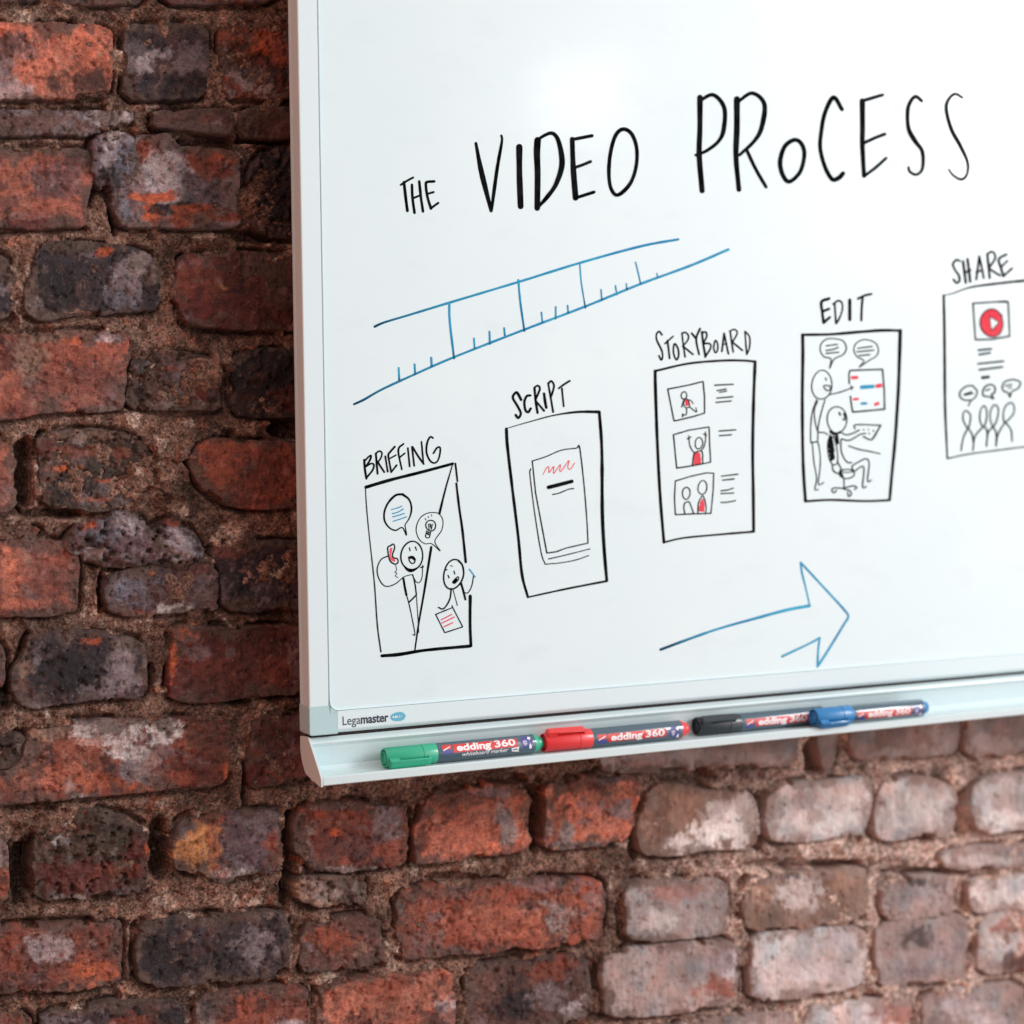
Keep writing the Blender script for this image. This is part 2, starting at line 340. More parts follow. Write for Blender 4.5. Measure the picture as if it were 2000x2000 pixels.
# E
br([(-90, 1052), (40, 1046), (100, 1054), (150, 1064), (156, 1100), (154, 1150), (152, 1192), (100, 1202), (20, 1204), (-90, 1208)], 'pink', .8, 1.5,
   [(15, 1130, 22, 60, 'salmon', .9), (80, 1198, 90, 9, 'deep', .9), (10, 1055, 30, 14, 'terra', .7), (110, 1090, 50, 30, 'red', .4), (40, 1180, 40, 10, 'salmon', .7)])
br([(28, 1034), (50, 1028), (80, 1032), (70, 1044), (52, 1052), (32, 1044)], 'brown', 2.0, 3, [(60, 1036, 20, 6, 'terra', .8)])
br([(205, 1130), (230, 1114), (300, 1100), (400, 1098), (428, 1120), (432, 1170), (420, 1192), (330, 1202), (240, 1203), (214, 1194), (203, 1165)], 'purple', 1.4, 2,
   [(250, 1150, 46, 32, 'bluegrey', .9), (300, 1115, 60, 18, 'dark', .5), (330, 1170, 30, 30, 'brown', .6), (335, 1195, 30, 18, 'washl', .9), (250, 1196, 50, 8, 'rust', .6), (400, 1140, 20, 34, 'grey', .6), (380, 1110, 30, 14, 'red', .5)])
br([(405, 1075), (450, 1058), (640, 1058), (640, 1190), (520, 1196), (438, 1190), (432, 1120)], 'dark', 1.2, 0, [(450, 1070, 60, 18, 'red', .6), (430, 1150, 16, 30, 'purple', .7)])  # dark base carries some of the board's shadow in its colour
# F
br([(-90, 1258), (2, 1258), (12, 1278), (12, 1325), (4, 1346), (-90, 1356)], 'red', .9, 1, [(0, 1300, 16, 40, 'purple', .5)])
br([(52, 1240), (90, 1232), (150, 1230), (220, 1236), (270, 1248), (290, 1262), (292, 1300), (290, 1350), (280, 1363), (220, 1366), (140, 1372), (60, 1384), (34, 1376), (20, 1345), (24, 1310), (45, 1280)], 'dark', 1.2, 1.8,
   [(120, 1310, 50, 44, 'soot_or_shadow', .9), (238, 1305, 34, 42, 'grey', .9), (250, 1262, 34, 18, 'lime', .8), (210, 1350, 46, 12, 'grey', .8), (40, 1300, 16, 34, 'sand', .85), (50, 1350, 28, 20, 'brown', .7), (185, 1250, 20, 12, 'orange', .6), (170, 1240, 60, 8, 'mossy', .8), (268, 1270, 14, 14, 'dark', .8), (282, 1296, 7, 9, 'white', .7), (70, 1378, 40, 7, 'lime', .8)])
br([(332, 1230), (350, 1218), (400, 1224), (480, 1222), (640, 1226), (640, 1350), (470, 1366), (400, 1372), (345, 1370), (328, 1358), (330, 1300)], 'deep', 1.0, 1.8,
   [(338, 1270, 9, 50, 'orange', .9), (360, 1235, 26, 14, 'orange', .9), (420, 1300, 60, 34, 'red', .4), (390, 1275, 22, 14, 'grey', .6), (447, 1272, 12, 14, 'grey', .6), (440, 1235, 60, 14, 'mossy', .7), (425, 1352, 16, 10, 'brown', .8), (530, 1320, 30, 40, 'red', .6), (560, 1220, 50, 7, 'red', .7)])
# G
br([(55, 1420), (120, 1410), (220, 1402), (330, 1400), (440, 1400), (452, 1425), (448, 1480), (444, 1528), (400, 1540), (320, 1546), (230, 1554), (130, 1563), (40, 1570), (-90, 1576), (-90, 1512), (10, 1506), (40, 1480)], 'red', 1.2, 2.5,
   [(210, 1430, 90, 26, 'washl', .75), (320, 1430, 36, 26, 'washl', .9), (90, 1430, 40, 18, 'sand', .8), (255, 1490, 26, 42, 'grey', .95), (250, 1470, 46, 12, 'washl', .7), (290, 1500, 30, 34, 'lime', .55), (120, 1520, 90, 22, 'salmon', .7), (190, 1530, 60, 18, 'orange', .35), (70, 1500, 26, 26, 'brown', .8),
    (400, 1430, 46, 34, 'brown', .85), (380, 1500, 60, 26, 'deep', .75), (360, 1520, 30, 14, 'terra', .6), (442, 1490, 7, 40, 'orange', .7), (165, 1557, 30, 6, 'washl', .9), (220, 1545, 26, 10, 'deep', .6), (270, 1540, 26, 9, 'orange', .7), (135, 1530, 12, 20, 'lime', .7), (30, 1545, 50, 24, 'brown', .6), (165, 1450, 30, 14, 'salmon', .6), (130, 1460, 14, 26, 'red', .7)])
br([(-90, 1428), (10, 1424), (52, 1440), (60, 1470), (40, 1500), (-90, 1512)], 'mossy', 2.2, .5)
br([(490, 1445), (494, 1400), (640, 1388), (652, 1450), (655, 1512), (600, 1524), (520, 1534), (484, 1538), (484, 1480)], 'deep', 1.4, 1.5, [(520, 1450, 30, 30, 'brown', .7), (560, 1510, 50, 16, 'red', .8), (495, 1465, 12, 16, 'rust', .6)])
for (a, b_, yt, yb) in ((676, 880, 1380, 1505), (905, 1140, 1370, 1488)):
    br([(a, yt), (b_, yt-12), (b_+2, yb-18), (a+4, yb)], 'red', 1.0, 0)
br([(1158, 1385), (1300, 1366), (1556, 1345), (1562, 1400), (1552, 1492), (1500, 1497), (1400, 1501), (1260, 1508), (1180, 1507), (1160, 1496)], 'washd', .6, 3.0, [(1350, 1480, 200, 16, 'wash', .4), (1250, 1490, 60, 10, 'pink', .3)])
br([(1662, 1400), (1760, 1385), (1868, 1378), (1874, 1430), (1868, 1470), (1800, 1480), (1720, 1486), (1665, 1482), (1655, 1450)], 'washd', 1.0, 1.5, [(1720, 1450, 20, 22, 'brownwash', .7), (1760, 1470, 80, 12, 'wash', .5), (1830, 1440, 30, 30, 'wash', .5)])
br([(1882, 1375), (2100, 1352), (2100, 1450), (1990, 1470), (1960, 1478), (1900, 1478), (1880, 1460)], 'washd', 1.0, 2, [(1940, 1450, 50, 20, 'wash', .6)])
br([(1592, 1430), (1640, 1425), (1640, 1470), (1616, 1508), (1604, 1490)], 'washd', 1.4, 1, [])
# H
br([(-90, 1640), (0, 1634), (16, 1646), (20, 1680), (19, 1735), (10, 1760), (-90, 1772)], 'terra', 1.2, 2.5, [(5, 1670, 14, 26, 'white', .6), (0, 1735, 20, 16, 'rust', .7)])
br([(68, 1655), (72, 1615), (110, 1588), (180, 1575), (240, 1590), (285, 1615), (296, 1650), (293, 1715), (288, 1742), (200, 1752), (66, 1760), (62, 1700)], 'mossy', 2.6, 1.5,
   [(120, 1590, 40, 14, 'orange', .8), (200, 1610, 30, 14, 'soot_or_shadow', .7), (122, 1612, 12, 8, 'washl', .9), (118, 1642, 14, 8, 'washl', .9), (145, 1632, 8, 7, 'washl', .8), (150, 1620, 30, 8, 'terra', .7), (150, 1715, 90, 30, 'deep', .85), (270, 1670, 24, 40, 'deep', .85), (230, 1700, 40, 20, 'rust', .5), (180, 1640, 60, 34, 'mossy', .8), (120, 1752, 40, 10, 'lime', .7), (288, 1665, 5, 20, 'orange', .8)])
br([(333, 1640), (350, 1602), (372, 1588), (450, 1582), (520, 1582), (553, 1590), (556, 1640), (552, 1700), (500, 1714), (460, 1720), (436, 1732), (400, 1718), (372, 1704), (335, 1700)], 'purple', 1.3, 2.5,
   [(375, 1650, 40, 50, 'yellow', .95), (400, 1690, 36, 26, 'yellow', .9), (365, 1605, 16, 16, 'bluegrey', .8), (405, 1598, 40, 10, 'orange', .6), (415, 1640, 12, 46, 'terra', .6), (505, 1605, 46, 22, 'grey', .85), (535, 1660, 24, 30, 'terra', .75), (550, 1670, 5, 40, 'orange', .8), (480, 1650, 40, 34, 'purple', .8), (480, 1706, 60, 8, 'washl', .7), (350, 1695, 16, 8, 'deep', .8), (395, 1695, 12, 9, 'soot_or_shadow', .8), (430, 1705, 20, 14, 'orange', .5)])
br([(572, 1660), (575, 1600), (592, 1572), (640, 1566), (700, 1566), (788, 1568), (796, 1600), (796, 1640), (792, 1688), (740, 1697), (680, 1706), (640, 1708), (610, 1700), (600, 1690)], 'red', 1.3, 2.5,
   [(620, 1582, 22, 20, 'rust', .9), (700, 1590, 26, 22, 'rust', .8), (660, 1575, 60, 8, 'lime', .6), (760, 1600, 30, 34, 'grey', .85), (600, 1660, 10, 40, 'lime', .7), (680, 1700, 90, 8, 'lime', .8), (690, 1650, 60, 26, 'purple', .5), (765, 1660, 26, 30, 'terra', .8), (655, 1628, 12, 8, 'orange', .9), (585, 1640, 14, 50, 'brown', .8), (670, 1640, 60, 30, 'deep', .4)])
br([(824, 1548), (900, 1534), (960, 1530), (1030, 1530), (1037, 1555), (1026, 1590), (1026, 1620), (1034, 1640), (1022, 1660), (980, 1668), (900, 1680), (840, 1688), (810, 1690), (802, 1668), (806, 1620), (820, 1590)], 'salmon', .9, 3.5,
   [(900, 1560, 90, 22, 'brown', .8), (960, 1545, 40, 14, 'grey', .9), (990, 1620, 18, 44, 'lime', .95), (975, 1590, 9, 20, 'lime', .7), (1015, 1580, 20, 40, 'orange', .45), (880, 1640, 70, 22, 'salmon', .9), (820, 1650, 12, 40, 'deep', .7), (870, 1590, 60, 16, 'red', .5), (1000, 1658, 20, 10, 'rust', .5)])
br([(1062, 1532), (1110, 1520), (1180, 1512), (1238, 1511), (1250, 1530), (1246, 1560), (1236, 1590), (1232, 1620), (1215, 1642), (1195, 1652), (1130, 1656), (1080, 1661), (1058, 1654), (1062, 1600)], 'salmon', 1.0, 2.5,
   [(1110, 1530, 60, 22, 'brown', .85), (1190, 1520, 50, 12, 'grey', .8), (1102, 1630, 14, 32, 'lime', .95), (1100, 1590, 9, 26, 'mossy', .6), (1078, 1620, 10, 40, 'rust', .6), (1120, 1648, 60, 8, 'lime', .9), (1070, 1610, 8, 20, 'lime', .7), (1140, 1605, 24, 8, 'purple', .7), (1216, 1580, 16, 26, 'grey', .7), (1174, 1572, 5, 12, 'grey', .7), (1235, 1570, 5, 24, 'orange', .7), (1180, 1620, 40, 20, 'salmon', .5)])
br([(1262, 1530), (1330, 1530), (1400, 1545), (1450, 1542), (1474, 1560), (1480, 1600), (1482, 1635), (1474, 1657), (1420, 1660), (1370, 1662), (1308, 1676), (1250, 1672), (1240, 1620)], 'brownwash', .9, 2.5,
   [(1420, 1620, 60, 36, 'washl', .9), (1350, 1650, 40, 20, 'washl', .85), (1450, 1570, 26, 26, 'wash', .8), (1395, 1590, 30, 24, 'wash', .7), (1280, 1600, 30, 60, 'brown', .5), (1465, 1610, 12, 30, 'brownwash', .5)])
br([(1494, 1556), (1530, 1528), (1600, 1522), (1680, 1514), (1699, 1522), (1702, 1555), (1694, 1600), (1684, 1628), (1640, 1634), (1580, 1640), (1520, 1646), (1500, 1640), (1490, 1600)], 'wash', .8, 2.5,
   [(1600, 1600, 60, 26, 'washl', .6), (1585, 1595, 22, 14, 'brownwash', .6), (1510, 1580, 14, 50, 'brownwash', .6), (1560, 1560, 26, 20, 'grey', .5), (1660, 1560, 30, 30, 'wash', .7)])
br([(1712, 1548), (1726, 1522), (1780, 1514), (1830, 1522), (1850, 1532), (1866, 1552), (1866, 1590), (1856, 1620), (1838, 1636), (1790, 1632), (1730, 1642), (1706, 1632), (1706, 1590)], 'wash', .8, 3,
   [(1820, 1520, 40, 16, 'brownwash', .8), (1790, 1590, 50, 34, 'washl', .6), (1850, 1600, 12, 30, 'grey', .6)])
br([(1896, 1540), (1920, 1518), (1980, 1508), (2110, 1498), (2110, 1612), (1980, 1624), (1925, 1630), (1902, 1620), (1894, 1580)], 'wash', .9, 3, [(1960, 1560, 40, 30, 'washd', .5), (1960, 1600, 60, 16, 'washl', .7)])
# I (upper edge of the course in the photograph, the rest continues below)
br([(-90, 1812), (60, 1806), (150, 1800), (236, 1796), (240, 1850), (238, 1925), (120, 1938), (-90, 1948)], 'red', 1.2, 1.5, [(100, 1850, 60, 30, 'white', .6), (180, 1900, 40, 20, 'orange', .5)])
br([(268, 1800), (360, 1790), (560, 1776), (566, 1830), (560, 1905), (420, 1922), (270, 1930), (262, 1860)], 'dark', 1.2, 1.5, [(330, 1860, 50, 40, 'soot_or_shadow', .8), (500, 1850, 40, 40, 'grey', .8), (420, 1800, 60, 10, 'mossy', .7)])
br([(575, 1722), (600, 1712), (680, 1712), (712, 1720), (716, 1745), (700, 1770), (600, 1772), (574, 1755)], 'sand', 2.4, 2.5, [(640, 1740, 50, 20, 'lime', .7)])
br([(580, 1800), (640, 1792), (750, 1782), (752, 1850), (746, 1885), (640, 1898), (584, 1900)], 'brown', 1.2, 1, [(650, 1830, 50, 30, 'rust', .7)])
br([(772, 1748), (830, 1730), (930, 1724), (1000, 1716), (1100, 1712), (1172, 1716), (1182, 1760), (1176, 1838), (1100, 1850), (940, 1864), (800, 1876), (776, 1870), (768, 1800)], 'terra', 1.2, 2,
   [(860, 1745, 80, 14, 'brown', .7), (1060, 1725, 60, 12, 'grey', .6), (960, 1800, 90, 30, 'salmon', .6), (1080, 1790, 30, 30, 'lime', .7)])
br([(1220, 1728), (1260, 1718), (1340, 1716), (1400, 1714), (1422, 1730), (1420, 1780), (1408, 1828), (1330, 1836), (1240, 1846), (1216, 1830), (1214, 1770)], 'washd', 1.0, 2, [(1320, 1740, 60, 16, 'pink', .5), (1280, 1800, 40, 20, 'wash', .7)])
br([(1450, 1712), (1500, 1704), (1600, 1700), (1690, 1694), (1696, 1730), (1690, 1800), (1560, 1816), (1460, 1822), (1446, 1770)], 'brownwash', 1.6, 1.5, [(1560, 1740, 50, 30, 'wash', .8), (1500, 1712, 60, 9, 'soot_or_shadow', .7)])
br([(1722, 1730), (1800, 1712), (1860, 1708), (1866, 1760), (1858, 1788), (1740, 1798), (1720, 1780)], 'washd', 1.4, 1.5, [(1780, 1720, 60, 12, 'soot_or_shadow', .7)])
br([(1886, 1722), (1940, 1712), (2110, 1700), (2110, 1768), (1960, 1780), (1892, 1784)], 'wash', 1.0, 2.5, [(1950, 1750, 60, 20, 'washl', .7)])
br([(1830, 1670), (1880, 1656), (2110, 1642), (2110, 1682), (1960, 1694), (1850, 1700)], 'washd', 1.0, 1.5, [(1900, 1680, 60, 12, 'wash', .8)])
# J, K below
for (row, slope, y0, hh, xs, cols) in ((0, .105, 1982, 150, (-120, 70, 370, 610, 900, 1160, 1450, 1700, 1900, 2120), ('salmon', 'dark', 'red', 'salmon', 'brown', 'washd', 'wash', 'washd', 'wash')), (1, .105, 2164, 150, (1020, 1290, 1560, 1790, 2010, 2200), ('brown', 'washd', 'wash', 'washd', 'wash'))):
    for i in range(len(xs)-1):
        a, b_ = xs[i]+11, xs[i+1]-11
        h2 = hh*(1-.18*a/2000.); s = slope+.02*(row)
        yy = lambda x, t: y0 - s*x + h2*t
        br([(a, yy(a, .02)), ((a+b_)/2, yy((a+b_)/2, -.02)), (b_, yy(b_, .03)), (b_+3, yy(b_, .5)), (b_-3, yy(b_, .97)), ((a+b_)/2, yy((a+b_)/2, 1.02)), (a+2, yy(a, .98)), (a-3, yy(a, .5))], cols[i], 1.1, random.uniform(.5, 2.5),
           [(a+random.random()*(b_-a), yy(a, random.random()), 40, 26, random.choice(['white', 'rust', 'soot_or_shadow', 'grey', 'lime']), .7) for _ in range(5)])

STONE = ([(120, 1068), (140, 1036), (180, 1010), (210, 1000), (238, 995), (272, 1004), (288, 1028), (296, 1034), (320, 1013), (350, 1018), (380, 1042), (402, 1078), (384, 1108), (340, 1112), (300, 1104), (250, 1112), (180, 1098), (142, 1090)], 'purple', 3.2, 13,
   [(160, 1025, 34, 12, 'orange', .75), (170, 1080, 30, 14, 'white', .75), (250, 1020, 36, 20, 'white', .7), (190, 1040, 40, 22, 'bluegrey', .8), (350, 1070, 46, 34, 'white', .75), (330, 1020, 24, 6, 'orange', .5), (250, 1080, 40, 16, 'grey', .7), (125, 1075, 9, 16, 'rust', .7), (170, 1050, 14, 10, 'soot_or_shadow', .8), (300, 1050, 14, 26, 'mossy', .8), (280, 1100, 60, 8, 'dark', .8)])

def chaikin(p, n=2):
    p = np.asarray(p, float)
    for _ in range(n):
        q = np.roll(p, -1, 0)
        p = np.stack([p*.82+q*.18, p*.18+q*.82], 1).reshape(-1, 2)
    return p
def sdist(px, py, poly):
    """signed distance (inside positive)"""
    q = np.roll(poly, -1, 0); d = np.full(px.shape, 1e9); ins = np.zeros(px.shape, bool)
    for (ax, ay), (bx, by) in zip(poly, q):
        ex, ey = bx-ax, by-ay; L = ex*ex+ey*ey+1e-12
        t = np.clip(((px-ax)*ex+(py-ay)*ey)/L, 0, 1)
        d = np.minimum(d, np.hypot(px-ax-t*ex, py-ay-t*ey))
        c = ((ay > py) != (by > py)) & (px < (bx-ax)*(py-ay)/((by-ay) if abs(by-ay) > 1e-9 else 1e-9)+ax)
        ins ^= c
    return np.where(ins, d, -d)
def w2px(X, Z, Y):
    """wall point -> photograph pixel, only used to look up the traced blotches"""
    c = (np.stack([X, np.full_like(X, Y), Z], -1) - P) @ R
    return c[..., 0]/c[..., 2]*F_PX+CX, c[..., 1]/c[..., 2]*F_PX+CY

ALB = 1.2
def paint(px, py, U, V, base, blobs, seed):
    c = np.ones(px.shape+(3,))*s2l(BR[base])
    big = fbm(U, V, 34, 4, seed)[..., None]; c = c*(1+.35*big)
    # colour drifts between duller and fierier patches of the same clay
    hue = fbm(U, V, 22, 5, seed+5)[..., None]
    c = c*(1+hue*np.array([.22, .02, -.06]))
    for k, (cn, a, b_, fs, st) in enumerate((('brown', .15, .5, 24, .55), ('soot_or_shadow', .38, .62, 17, .6), ('grey', .40, .62, 30, .5), ('sand', .5, .7, 12, .5))):
        m = (sstep(a, b_, fbm(U, V, fs, 6, seed+30+k*3.3, .66))*st*(1-.9*np.clip((px-1220)/120, 0, 1)))[..., None]
        c = c*(1-m)+s2l(BR[cn])*m*(1+.3*big)*(1.0 if c.mean() > .03 else .55)
    for k, (bx, by, rx, ry, cn, st) in enumerate(blobs):
        wob = fbm(U, V, 11, 5, seed+k*2.3, .7)*.85
        d = np.hypot((px-bx)/rx, (py-by)/ry)+wob
        m = (sstep(1.18, .72, d)*st)[..., None]
        c = c*(1-m)+s2l(BR[cn])*m*(1+.25*big)
    return np.clip(c*ALB*(.9+.1*np.clip((px[..., None]-600)/400, 0, 1)), .004, .9)

D_BRICK = 0.026
def build_brick(item, idx, name='brick', label=None):
    poly, base, rel, top, blobs = item
    washed = base in ('wash', 'washd', 'washl', 'brownwash')
    if washed: rel = rel*.6
    wp = plane(poly, WALL_Y); pm = chaikin(wp[:, [0, 2]]*1000, 1)
    st = 1.15
    lo = pm.min(0)-4; hi = pm.max(0)+4
    us = np.arange(lo[0], hi[0]+st, st); vs = np.arange(lo[1], hi[1]+st, st)
    U, V = np.meshgrid(us, vs, indexing='ij')
    sd = idx*1.37
    d = sdist(U, V, pm)
    dn = d + fbm(U, V, 11, 5, sd, .6)*.9*min(rel, 1.8) + fbm(U, V, 40, 2, sd+3)*1.2
    # knocked-off corners and edges
    dn = dn+1.7
    chip = sstep(.35, .75, fbm(U, V, 24, 3, sd+8)); dn = dn-chip*sstep(9, 0, d)*5
    rimk = sstep(-.6, 1.6, dn)
    rnd = 1-sstep(0, 2.6, dn)
    h = top*(1.0) + rel*(fbm(U, V, 30, 3, sd+1)*1.1 + fbm(U, V, 9, 4, sd+2, .6)*.75 + fbm(U, V, 4.2, 4, sd+6, .7)*.55) - rnd**2*1.0
    pits = sstep(.5, .68, fbm(U, V, 5, 3, sd+4)); h = h-pits*1.5*rel
    step = sstep(.18, .30, fbm(U, V, 26, 5, sd+14, .6)); h = h-step*1.3*min(rel, 1.5)
    if name == 'stone':
        h = h - (1-sstep(0, 16, dn))*8 + fbm(U, V, 14, 4, sd+9)*2.5
    tl = (V-V.mean())/60*random.uniform(-1.2, 1.0)+(U-U.mean())/200*random.uniform(-1.5, 1.5)
    h = h+tl
    h = -D_BRICK*1000*(1-rimk)+h*rimk
    X = U/1000; Z = V/1000; Y = WALL_Y-h/1000
    px, py = w2px(X, Z, WALL_Y)
    c = paint(px, py, U, V, base, blobs, sd)
    # mortar residue clinging to the edges
    edge = np.maximum(0*dn, sstep(9, 2, dn+fbm(U, V, 18, 5, sd+13, .65)*15)*.8)[..., None]
    rb = np.clip((px-1180)/500, 0, 1)[..., None]
    mc = s2l((96, 78, 70))*(1-rb)+s2l((160, 140, 133))*rb
    c = c*(1-edge)+mc*edge
    keep = dn > -1.6
    n0, n1 = U.shape
    idm = np.arange(n0*n1).reshape(n0, n1)
    fk = keep[:-1, :-1] | keep[1:, :-1] | keep[:-1, 1:] | keep[1:, 1:]
    Fq = np.stack([idm[:-1, :-1], idm[1:, :-1], idm[1:, 1:], idm[:-1, 1:]], -1)[fk]
    used = np.unique(Fq); rm = np.full(n0*n1, -1); rm[used] = np.arange(len(used))
    Vt = np.stack([X, Y, Z], -1).reshape(-1, 3)[used]; Cc = c.reshape(-1, 3)[used]
    cen = Vt.mean(0); cen[1] = WALL_Y
    o = fast_mesh(name, Vt-cen, rm[Fq], M_WASH if washed else M_BRICK, None, True, Cc)
    o.location = Vector(cen)-wall.location; o.parent = wall
    if label: o['label'] = label
    return o
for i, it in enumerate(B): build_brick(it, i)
build_brick(STONE, 200, 'stone', 'lumpy grey stone bulging out of the wall')

# mortar sheet: deep hollows (x, y, rx, ry, depth mm) and smears (x, y, rx, ry, height mm)
HOLES = [(47, 925, 17, 76, 26), (313, 1655, 20, 60, 26), (42, 1700, 22, 62, 24), (570, 1665, 14, 80, 24), (480, 1540, 6, 40, 16), (1048, 1600, 14, 68, 26), (802, 1640, 6, 50, 20), (400, 278, 70, 9, 18), (505, 460, 40, 14, 20), (520, 274, 60, 6, 16),
         (100, 1003, 60, 9, 14), (14, 1360, 10, 22, 18), (225, 415, 7, 40, 16), (470, 1368, 26, 10, 18), (450, 848, 12, 8, 16), (1592, 1480, 16, 34, 24), (1485, 1610, 9, 60, 14), (1700, 1590, 8, 50, 14), (1880, 1590, 12, 50, 14), (1800, 1636, 40, 7, 16),
         (200, 1160, 8, 40, 16), (590, 840, 60, 20, 22), (1340, 1515, 60, 14, 18), (990, 1522, 50, 10, 18), (560, 1740, 12, 40, 16), (880, 1715, 60, 8, 12), (60, 1580, 60, 6, 8), (1580, 1690, 110, 10, 16), (1820, 1705, 80, 8, 14), (575, 620, 30, 20, 14), (1240, 1650, 10, 30, 10)]
SMEAR = [(300, 930, 60, 70, 7.5), (340, 870, 60, 30, 6), (340, 990, 40, 30, 6), (520, 400, 50, 90, 5), (410, 720, 50, 40, 5), (330, 1130, 60, 26, 3), (100, 620, 120, 14, 2), (300, 1225, 60, 18, 2), (200, 1392, 160, 10, 2.5), (340, 545, 14, 80, 2), (312, 1300, 12, 70, 2.5),
         (455, 1480, 14, 80, 2.5), (300, 1575, 80, 12, 2), (60, 1600, 60, 20, 3), (230, 255, 60, 20, 2), (1280, 1600, 30, 60, 4), (1300, 1690, 120, 12, 3), (1500, 1680, 100, 14, 3), (500, 850, 60, 14, 2), (80, 640, 60, 20, 1.5), (30, 850, 40, 12, 3), (190, 1165, 10, 40, 2), (60, 1022, 80, 12, 2), (1050, 1690, 120, 18, 3), (750, 1720, 60, 16, 3), (1680, 1670, 90, 16, 3), (540, 900, 10, 10, 1)]
OUTL = [chaikin(plane(it[0], WALL_Y)[:, [0, 2]]*1000, 1) for it in B+[STONE]]
def mortar_patch(x0, x1, z0, z1, st):
    us = np.arange(x0, x1+st*.5, st)*1000; vs = np.arange(z0, z1+st*.5, st)*1000
    us[-1] = x1*1000; vs[-1] = z1*1000
    U, V = np.meshgrid(us, vs, indexing='ij'); X = U/1000; Z = V/1000
    px, py = w2px(X, Z, WALL_Y)
    rec = 3.6-1.2*np.clip((px-1200)/500, 0, 1)
    h = -rec + fbm(U, V, 45, 3, 1)*2.6 + fbm(U, V, 15, 5, 2, .62)*3.4-2.2*sstep(.35, .6, fbm(U, V, 9, 4, 71, .6)) + fbm(U, V, 5.5, 4, 3, .6)*1.5
    w1 = fbm(U, V, 10, 5, 60, .6)*.5
    for (bx, by, rx, ry, hh) in SMEAR:
        m = sstep(1.25, .6, np.hypot((px-bx)/rx, (py-by)/ry)+w1); h = h+hh*m
    if st < .004:
        db = np.full(U.shape, -99.0)
        for pm in OUTL:
            lo = pm.min(0)-14; hi = pm.max(0)+14
            i0, i1 = np.searchsorted(us, [lo[0], hi[0]]); j0, j1 = np.searchsorted(vs, [lo[1], hi[1]])
            if i1 > i0 and j1 > j0: db[i0:i1, j0:j1] = np.maximum(db[i0:i1, j0:j1], sdist(U[i0:i1, j0:j1], V[i0:i1, j0:j1], pm))
        gm = sstep(-.3, .15, fbm(U, V, 22, 4, 90)); near = np.exp(-((db+1.2)/2.3)**2)
        up = np.roll(db, -2, 1); below = sstep(.3, 2.2, up-db)*sstep(-.55, -.1, fbm(U, V, 30, 3, 95)); gm = np.maximum(gm, below)
        h = h-near*gm*9.0+np.exp(-((db+1.0)/5.0)**2)*(1-gm)*2.6
    for (bx, by, rx, ry, dd) in HOLES:
        e = (np.abs((px-bx)/rx)**3+np.abs((py-by)/ry)**3)**(1/3.)
        m = sstep(1.15, .8, e+w1*.5); h = h-dd*m
    c = np.ones(U.shape+(3,))
    rb = np.clip((px-1150)/450, 0, 1)[..., None]
    c = c*(s2l((112, 90, 80))*(1-rb)+s2l((178, 160, 152))*rb)
    n1 = fbm(U, V, 26, 5, 31, .6)[..., None]; c = c*(1+.55*n1)
    dk = sstep(.05, .6, fbm(U, V, 50, 5, 40, .6))[..., None]*(.75-.35*rb); c = c*(1-dk)+s2l((72, 56, 48))*dk
    wt = sstep(.38, .7, fbm(U, V, 20, 6, 50, .65))[..., None]*.6; c = c*(1-wt)+s2l((186, 168, 156))*wt
    rd = sstep(.5, .8, fbm(U, V, 13, 5, 77, .65))[..., None]*.55; c = c*(1-rd)+s2l((150, 92, 70))*rd
    return np.stack([X, WALL_Y-h/1000, Z], -1).reshape(-1, 3), np.clip(c*ALB, .01, .9).reshape(-1, 3), U.shape
parts = []; off = 0; VV = []; CCc = []; FF = []
for (x0, x1, z0, z1, st) in ((-.36, .12, -.46, .74, .0016), (.12, 1.0, -.46, .02, .0019), (.12, 1.0, .02, .74, .006), (-.9, -.36, -.8, 1.2, .008), (-.36, 1.0, -.8, -.46, .006), (1.0, 1.9, -.8, 1.2, .008), (-.36, 1.0, .74, 1.2, .008)):
    v, c, shp = mortar_patch(x0, x1, z0, z1, st)
    idm = np.arange(shp[0]*shp[1]).reshape(shp)+off
    FF.append(np.stack([idm[:-1, :-1], idm[1:, :-1], idm[1:, 1:], idm[:-1, 1:]], -1).reshape(-1, 4))
    VV.append(v); CCc.append(c); off += len(v)
wl = np.array(wall.location)
mo = fast_mesh('mortar', np.concatenate(VV)-wl, np.concatenate(FF), M_MORTAR, wall, True, np.concatenate(CCc))
mo['kind'] = 'stuff'

# ---------------------------------------------------------------- whiteboard
BW, BH, BD = 1.50, 1.00, 0.0225        # size and frame depth
RW, RB = 0.0172, 0.0185                # frame width on the sides, height of the bottom rail
board = empty('whiteboard', (0, 0, 0), 'large white magnetic whiteboard with a pale metal frame and hand drawn video process sketches', 'whiteboard')

